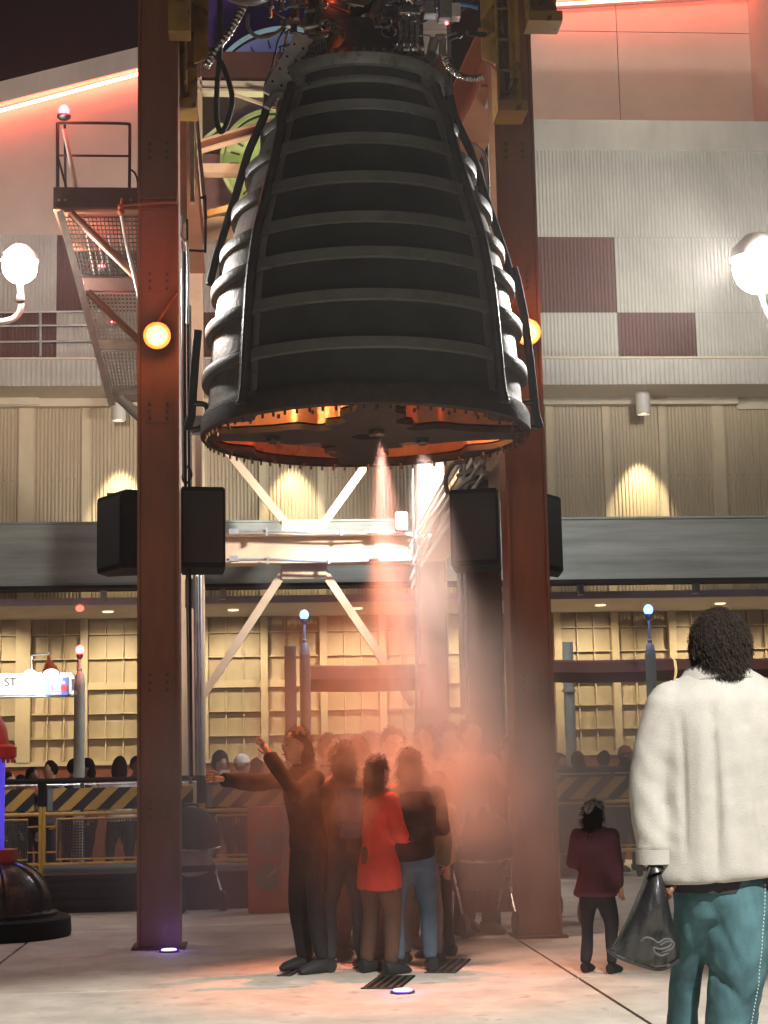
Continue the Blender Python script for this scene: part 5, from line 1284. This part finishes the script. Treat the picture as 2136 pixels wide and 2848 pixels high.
# queue behind the barriers: each head where the photo shows it
Q = [ # px, y of head top, Y, top, hair, cap, yaw, label
 (22,2142,20.6,'charcoal','short',None,1.2,'queue person with dark hair at the far left behind the barrier'),
 (58,2152,20.9,'black','short',None,.2,'queue person with a bald pale forehead, second from the left edge'),
 (90,2130,21.1,'rustc','short',None,.8,'queue person with glasses facing the camera left of the wide pilaster'),
 (143,2112,20.7,'grey','short',None,-.9,'queue person with thick dark hair and a grey top left of the pole'),
 (206,2106,21.2,'charcoal','short',None,2.6,'queue person standing just left of the pale pole'),
 (244,2104,20.8,'tan','bob',None,-1.2,'queue person with a big dark bun right of the pale pole'),
 (333,2098,20.8,'white','long',None,Bk,'queue person in a pale top with long dark hair near the left column'),
 (381,2098,21.3,'rustc','short',None,.5,'queue person half hidden by the left column'),
 (613,2072,20.3,'black','short',('hood','black'),.4,'queue person in a dark pointed hood and open jacket right of the left column'),
 (671,2092,20.6,'black','short',('beanie','white'),1.9,'queue person in a white knitted cap'),
 (714,2104,20.9,'black','bob',None,2.2,'queue person with black hair next to the white knitted cap'),
 (768,2098,21.4,'rustc','short',None,.3,'queue person behind the plain grey post'),
 (936,2096,20.6,'charcoal','bob',('hood','charcoal'),.1,'queue person in a dark hood seen over the crowd'),
 (1258,2110,21.0,'grey','short',None,.6,'queue person behind the mist at the back right column'),
 (1552,2090,20.8,'grey','short',None,1.0,'queue person with dark hair nearest the right column'),
 (1606,2086,20.5,'charcoal','bob',None,Bk+.4,'queue person with black hair under the pale post'),
 (1678,2084,20.7,'black','short',None,Bk,'queue person in black with round dark hair left of the orange lit cap'),
 (1736,2066,21.4,'black','short',('cap','rustc'),.5,'queue person in a cap with an orange lit face right of the pale post'),
 (1738,2102,20.4,'charcoal','bob',None,Bk-.2,'queue person with dark hair in front of the orange lit cap'),
 (1835,2090,20.9,'brown','short',None,.2,'queue person almost hidden behind the man in the cream jacket')]
for (px,yt,Y,tp,hr,cp,yw,lab) in Q:
    v = P(px,yt,Y); H = v.z/ (1.02 if cp is None else 1.035 if cp[0] != 'hood' else 1.07)
    person(lab, H, (v.x,Y), yw, tp, 'charcoal', hr, cap=cp, vox=.034, half=False, skin=SKIN if px % 3 else SKIND, arms=random.choice((('down','down'),('hold','pocket'),('down','hold'))), width=1.05)
o = [x for x in C.objects if x.get('label','').startswith('queue person in a dark pointed')][0]
MB().prism([(-.085,-.175,1.02),(.085,-.175,1.02),(.06,-.150,1.36),(-.06,-.150,1.36)],0,(0,.05,0)).build('white_shirt', FB['white'], o, bevel=.01)
# ================================================================ THE MAN IN THE CREAM JACKET (foreground, back view)
Ym = 5.45
mx = P(2005,2000,Ym); sX = P(2100,2000,Ym).x - P(2000,2000,Ym).x     # metres per 100 px
def mp_(px,py,dy=0.0): return P(px,py,Ym+dy)
T = thing('person','man in cream fleece jacket and teal jeans walking away, black bag in hand','person',(mx.x,Ym,0))
def zp(py, px=2005): return P(px,py,Ym).z
def ctr(py, px): v = P(px,py,Ym); return Vector((v.x, Ym, v.z))
K = Ym/F*1.005
def ringtube(spec, n=28):     # (px centre, py, half width px, depth m, dy)
    return [Vector((P(px,py,Ym).x, Ym+dy, P(px,py,Ym).z)) for px,py,hw,dp,dy in spec], [(hw*K, dp) for px,py,hw,dp,dy in spec]
# body (continuous)
b = MB()
hc = ctr(1792,2000)
b.sphere(hc+Vector((0,.012,0)), .092, 24, 16, (.74,.92,1.15)); b.tube([hc+Vector((0,.02,-.05)), ctr(1930,2005)+Vector((0,.02,0))],[.055,.062],14)
for q in (-1,1): b.sphere(hc+Vector((q*.077,0,-.01)), .022, 10, 8, (.4,.9,1.5))
pts, rr = ringtube([(2010,2420,140,.09,0),(2010,2300,150,.10,0),(2010,2150,185,.12,0),(2012,2000,190,.12,0),(2010,1930,150,.09,0),(2008,1900,80,.06,0)]); b.tube(pts, rr, 24, up=(0,1,0))
LS, LE, LW = ctr(1985,1850), ctr(2210,1800), ctr(2392,1818)
LW += Vector((0,-.03,0))
RS, RE, RW = ctr(1985,2190), ctr(2200,2262), ctr(2390,2250)
for a_,e_,w_ in ((LS,LE,LW),(RS,RE,RW)): b.tube([a_,e_,w_],[.045,.038,.028],14); b.sphere(e_,.046,12,8); b.tube([w_,w_+Vector((.0,-.01,-.05)),w_+Vector((.0,-.015,-.085))],[(.028,.022),(.042,.022),(.036,.02)],12)
HL, KL, AL = ctr(2440,1945)+Vector((0,.03,0)), Vector((P(1940,2790,Ym).x,Ym+.15,.50)), Vector((P(1938,2790,Ym).x,Ym+.25,.07))
HR, KR, AR = ctr(2440,2050), Vector((P(2035,2790,Ym).x,Ym+.0,.50)), Vector((P(2040,2790,Ym).x,Ym-.06,.08))
for a_,e_,w_ in ((HL,KL,AL),(HR,KR,AR)): b.tube([a_,a_.lerp(e_,.5),e_,w_],[.05,.045,.032,.030],14); b.tube([w_+Vector((0,-.04,-.02)),w_+Vector((0,.14,-.04))],[.035,.03],10)
bme = remesh(b, .014, 3)
# left hand fingers closed round the bag strings
fm = MB()
for k,fl in enumerate((.034,.038,.036,.028)):
    a = LW+Vector((-.028+k*.019,-.028,-.085)); fm.tube([a, a+Vector((0,-.020,-fl*.55)), a+Vector((0,.004,-fl*.95)), a+Vector((0,.024,-fl*.6))],[.0105,.010,.0095,.008],8)
a = LW+Vector((.034,-.02,-.05)); fm.tube([a,a+Vector((.010,-.022,-.030)),a+Vector((-.012,-.034,-.052))],[.012,.0105,.009],8)
for k,fl in enumerate((.040,.045,.042,.032)):
    a = RW+Vector((-.028+k*.019,-.015,-.08)); fm.tube([a,a+Vector((0,-.008,-fl)),a+Vector((0,.008,-fl*1.7))],[.0105,.0095,.008],8)
bo = put(append(bme, fm), 'body', SKIND, T)
# jacket
j = MB()
spec = [(2030,2442,222,.165,0),(2028,2425,222,.170,0),(2022,2330,205,.165,0),(2016,2220,196,.160,.0),(2012,2110,198,.158,0),(2010,2020,200,.150,0),(2006,1950,190,.130,.0),(2003,1905,150,.105,.01),(2000,1868,92,.080,.015),(1998,1845,62,.066,.015),(1998,1838,55,.060,.015)]
pts, rr = ringtube(spec); j.tube(pts, rr, 40, up=(0,1,0))
def sleeve(S, E_, Wr, out):
    j.sphere(S, .078, 16, 12)
    q = curve_pts([S, S.lerp(E_,.5)+Vector((out*.010,0,0)), E_, E_.lerp(Wr,.55)+Vector((out*.0,0,0)), Wr+Vector((0,0,.02))], 4)
    n = len(q); j.tube(q, [.084-.022*(i/(n-1)) for i in range(n)], 20)
sleeve(ctr(1962,1868), ctr(2190,1812), LW, -1); sleeve(ctr(1962,2160), ctr(2190,2230), RW, 1)
jm = remesh(j, .012, 4)
nrm = [v.normal.copy() for v in jm.vertices]
zt = zp(1850); zb_ = zp(2440)
def fold(v, x0, tilt, wd, amp, za, zb2):
    t_ = (v.z - za)/(zb2-za)
    if t_ < 0 or t_ > 1: return 0
    d = (v.x - (x0 + tilt*(v.z-za)))/wd
    return amp*math.exp(-d*d)*math.sin(math.pi*t_)**.6
X_ = lambda px: P(px,2150,Ym).x
for v, n in zip(jm.vertices, nrm):
    p = v.co; d = 0
    if p.y < Ym:
        d += fold(p, X_(1945), .03, .012, -.020, zb_-.02, zt-.12) + fold(p, X_(1985), -.04, .018, .010, zb_, zt-.18)
        d += fold(p, X_(2085), -.10, .022, -.016, zb_+.02, zt-.12) + fold(p, X_(2112), -.16, .02, .013, zb_, zt-.2) + fold(p, X_(1870), .02, .010, -.016, zb_+.05, zt-.15)
        d += fold(p, X_(2050), -.06, .03, .010, zb_, zt-.2) + fold(p, X_(1905), .05, .02, .010, zb_, zt-.15)
        d += fold(p, X_(1825), .02, .012, -.010, zb_+.05, zt-.3)
    # elbow wrinkles
    if p.x < X_(1862) and zp(2350) < p.z < zp(2060): d += .0035*math.sin((p.z + (p.x-X_(1800))*1.4)*48+4*noise.noise(p*6))*max(0, noise.noise(p*5)+.4)
    d += .005*noise.noise(Vector((p.x*9,p.y*9,p.z*3.5))) + .0022*noise.noise(p*26)
    v.co = p + n*d*.72
put(jm, 'jacket', M['jacket'], T)
# hem band, cuffs, collar
def oval(name, spec, m, par, n=40, th=.006):
    pts, rr = ringtube(spec); return MB().tube(pts, rr, n, up=(0,1,0)).build(name, m, par, smooth=True)
MB().tube([LW+Vector((0,0,.035)), LW+Vector((0,0,-.010))],[.0635,.0625],20).build('cuff', M['jacket'], T, smooth=True)
# folded collar: a sloping ring, higher behind the neck
mb = MB(); nn = 44; prof = [(112*K,.100,-.050),(122*K,.110,-.052),(124*K,.112,-.044),(96*K,.090,.002),(86*K,.080,.014),(76*K,.070,.008),(74*K,.068,-.02)]
cc = ctr(1842,1999)
for i in range(nn):
    a = 2*math.pi*i/nn
    for (r_x,r_y,h) in prof:
        w_o = .004*math.sin(3*a+1)
        mb.v.append(cc+Vector((r_x*math.sin(a), -r_y*math.cos(a)+.012, h-.030*abs(math.sin(a))**2 - .03*max(0,-math.cos(a)) + w_o)))
L_ = len(prof)
for i in range(nn):
    for k in range(L_): i2=(i+1)%nn; k2=(k+1)%L_; mb.f.append((i*L_+k,i*L_+k2,i2*L_+k2,i2*L_+k))
mb.build('collar', M['jacket'], T, smooth=True)
# black band standing in for the shadow under the hem
MB().tube([Vector((P(2012,2440,Ym).x,Ym,zp(2425))), Vector((P(2012,2470,Ym).x,Ym,zp(2478)))],[(172*K,.14),(166*K,.135)],36,up=(0,1,0)).build('hem_shadow_band', FB['black'], T, smooth=True)
# jeans
g_ = MB()
pts, rr = ringtube([(2005,2400,130,.120,0),(2004,2450,130,.128,0),(2004,2500,125,.128,0),(2010,2550,105,.11,0)]); g_.tube(pts, rr, 28, up=(0,1,0))
def leg(spec):
    pts, rr = ringtube(spec); q = curve_pts(pts, 4); n_ = len(q); m_ = len(rr)-1
    R2 = []
    for i in range(n_):
        f = i/(n_-1)*m_; k = min(int(f), m_-1); t_ = f-k; R2.append(tuple(rr[k][c]*(1-t_)+rr[k+1][c]*t_ for c in (0,1)))
    g_.tube(q, R2, 24, up=(0,1,0))
leg([(1955,2450,88,.120,.02),(1945,2550,60,.100,.05),(1940,2650,46,.088,.10),(1937,2750,42,.082,.14),(1936,2850,40,.08,.17),(1936,3000,40,.08,.21),(1930,3180,44,.078,.25)])
leg([(2052,2450,80,.125,-.01),(2048,2540,84,.125,-.03),(2041,2650,76,.115,-.04),(2036,2750,71,.105,-.03),(2030,2850,68,.10,-.01),(2034,3000,70,.095,-.02),(2040,3180,66,.09,-.06)])
gm = remesh(g_, .012, 4)
nrm = [v.normal.copy() for v in gm.vertices]
for v, n in zip(gm.vertices, nrm):
    p = v.co
    d = .007*noise.noise(Vector((p.x*8+p.z*3,p.y*8,p.z*4.5))) + .005*noise.noise(Vector((p.x*16-p.z*9,p.y*16,p.z*12))) 
    d += .006*math.sin((p.z*1.0+p.x*1.1)*38+3*noise.noise(p*4))*max(0,noise.noise(p*3.1+Vector((3,1,0)))+.1)
    if p.y < Ym:
        d += fold(p, X_(2065), .25, .018, .012, zp(2840), zp(2500)) + fold(p, X_(2000), -.35, .014, -.008, zp(2700), zp(2480)) + fold(p, X_(1985), .9, .012, .007, zp(2790), zp(2660)) + fold(p, X_(2040), .9, .011, -.007, zp(2830), zp(2720)) + fold(p, X_(2085), .9, .010, -.006, zp(2790), zp(2690)) + fold(p, X_(1915), -.2, .02, .008, P(1,2830,Ym).z, zp(2520)) + fold(p, X_(2080), .5, .014, -.007, zp(2760), zp(2600)) + fold(p, X_(2020), -.8, .014, -.008, zp(2800), zp(2620))
        d += .0022*noise.noise(Vector((p.x*40-p.z*25,p.y*20,p.z*30)))
    v.co = p+n*d
from mathutils.bvhtree import BVHTree
gbv = BVHTree.FromPolygons([v.co.copy() for v in gm.vertices], [tuple(q.vertices) for q in gm.polygons])
put(gm, 'jeans', M['jeans'], T)
for (x0,x1) in ((1905,1925),(2083,2066)):     # outer seams with stitches
    pass
mb = MB()
for i in range(40):
    y = 2445+i*10; x = 2098-(i/40)*34 ; c = ctr(y,x); hh = gbv.ray_cast(Vector((c.x,Ym-1,c.z)), Vector((0,1,0)))
    if hh[0] is None: continue
    c = hh[0]; mb.box(c-Vector((.0016,.002,.0032)), c+Vector((.0016,.002,.0032)))
tag(mb.build('seam_stitches', mat('pale_stitch',(.25,.33,.34),.8), T), kind='stuff')
# shoes
for A_ in (AL,AR):
    MB().tube([A_+Vector((0,-.06,-.02)),A_+Vector((0,0,-.02)),A_+Vector((0,.10,-.035)),A_+Vector((0,.18,-.045))],[(.042,.045),(.05,.05),(.05,.035),(.035,.02)],16,up=(0,0,1)).build('shoe', M['rubber'], T, smooth=True)
# hair: dense rough mass with frizz
hb = MB(); hb.sphere(hc+Vector((.0,-.008,.002)), .113, 28, 18, (.83,.92,1.06)); hb.sphere(hc+Vector((0,-.03,-.06)), .088, 20, 14, (.92,.9,1.0))
hm_ = remesh(hb, .007, 1)
nrm = [v.normal.copy() for v in hm_.vertices]
for v, n in zip(hm_.vertices, nrm): p = v.co; v.co = p+n*(.006*noise.noise(p*14)+.003*noise.noise(p*60))
ho = put(hm_, 'hair', M['hair_dark'], T)
mb = MB(); rnd2 = random.Random(3); vv_ = list(hm_.vertices)
for i in range(14000):
    v = rnd2.choice(vv_); p = v.co + OFF[ho.name]; n = v.normal; k = Vector((rnd2.uniform(-1,1),rnd2.uniform(-1,1),rnd2.uniform(-1,1)))
    q = p+n*rnd2.uniform(.001,.007)+k*.009+Vector((0,0,-.010)); r_ = q+n*rnd2.uniform(-.002,.005)+k.cross(n)*.014+Vector((0,0,-.010))
    s_2 = Vector((.0009,0,.0009)); mb.add([p-s_2,p+s_2,q+s_2,q-s_2,r_],[(0,1,2,3),(3,2,4)])
tag(mb.build('hair_strands', mat('brown_hair_tips',(.014,.008,.005),.75,spec=.2), ho), kind='stuff')
# glasses-arm / earring glint at the left ear
ea = hc+Vector((-.088,-.012,-.030))
for r_ in (.020,.013): MB().tube([ea+Vector((r_*.35*math.cos(t*.5236),-.01+0*t,r_*math.sin(t*.5236))) for t in range(0,13)],.0028,6).build('hoop_earring', M['steel'], bo, smooth=True)
# ---------------------------------------------------------------- bag
bt = mp_(1822,2400,-.04)
bagc = thing('drawstring_bag','black drawstring bag with a faint pale swirl in the hand of the man in cream','bag',mp_(1850,2700,-.06))
mb = MB(); n = 30; rows = 16; outl = []   # trapezoid sack, slack bottom
for r in range(rows+1):
    t_ = r/rows
    yl = 2420+ (2648-2420)*t_; xl = 1812+(1705-1812)*t_**1.05
    yr = 2420+ (2668-2420)*t_; xr_ = 1838+(1890-1838)*min(1,t_*1.15)
    sag = 26*max(0,(t_-.8)/.2)
    for k in range(n+1):
        u = k/n; px = xl+(xr_-xl)*u; py = yl+(yr-yl)*u + sag*math.sin(math.pi*u)**.8
        th = (.012+.05*math.sin(math.pi*min(1,t_*1.02)**.8))*math.sin(math.pi*u)**.6 + .004*noise.noise(Vector((px*.02,py*.02,1)))*1.5
        outl.append((px,py,th))
for s in (-1,1):
    base = len(mb.v)
    for (px,py,th) in outl:
        p = mp_(px,py,-.05); w_ = .007*noise.noise(Vector((px*.045,py*.012,s*3)))+.004*noise.noise(Vector((px*.1,py*.03,s*5)))
        mb.v.append(Vector((p.x, p.y+s*(th+w_), p.z)))
    for r in range(rows):
        for k in range(n): a_ = base+r*(n+1)+k; mb.f.append((a_,a_+1,a_+n+2,a_+n+1))
mb.build('sack', M['bag'], bagc, smooth=True)
MB().tube(curve_pts([mp_(1815,2408,-.06),mp_(1770,2520,-.06),mp_(1706,2642,-.055)],8),.0035,6).build('drawstring', M['darkmetal'], bagc, smooth=True)
MB().tube(curve_pts([mp_(1808,2412,-.08),mp_(1745,2560,-.075),mp_(1700,2640,-.06)],8),.0035,6).build('drawstring', M['darkmetal'], bagc, smooth=True)
mb = MB(); mb.tube([mp_(1815,2405,-.06),mp_(1822,2425,-.06)],[.02,.03],12); mb.build('gathered_neck', M['bag'], bagc, smooth=True)
MB().tube(curve_pts([mp_(1690,2640,-.055),mp_(1720,2662,-.06),mp_(1800,2690,-.06),mp_(1845,2694,-.06),mp_(1888,2672,-.06)],6),.006,6).build('bottom_seam', M['bag'], bagc, smooth=True)
sw = [(1783,2618),(1796,2608),(1815,2612),(1830,2622),(1850,2612),(1868,2616),(1862,2632),(1838,2640),(1818,2636),(1822,2650),(1840,2658),(1860,2650)]
MB().tube(curve_pts([mp_(x,y,-.118-.006*math.sin(i)) for i,(x,y) in enumerate(sw)],5),.0035,6).build('printed_swirl', mat('pale_print',(.06,.06,.06),.9), bagc, smooth=True)
MB().tube(curve_pts([mp_(x+6,y+7,-.116) for i,(x,y) in enumerate(sw[3:9])],5),.003,6).build('printed_swirl', mat('pale_print',(.06,.06,.06),.9), bagc, smooth=True)
# ================================================================ HAZE
hm = bpy.data.materials.new('night_haze'); hm.use_nodes = True; nt = hm.node_tree; nt.nodes.clear()
o_ = nt.nodes.new('ShaderNodeOutputMaterial'); pv = nt.nodes.new('ShaderNodeVolumePrincipled'); nt.links.new(pv.outputs[0], o_.inputs['Volume'])
pv.inputs['Color'].default_value = (1,.96,.94,1); pv.inputs['Density'].default_value = .0017; pv.inputs['Anisotropy'].default_value = .8
tag(MB().box((-62,-32,-1),(62,92,24)).build('haze', hm), 'thin night haze over the whole plaza', kind='stuff')
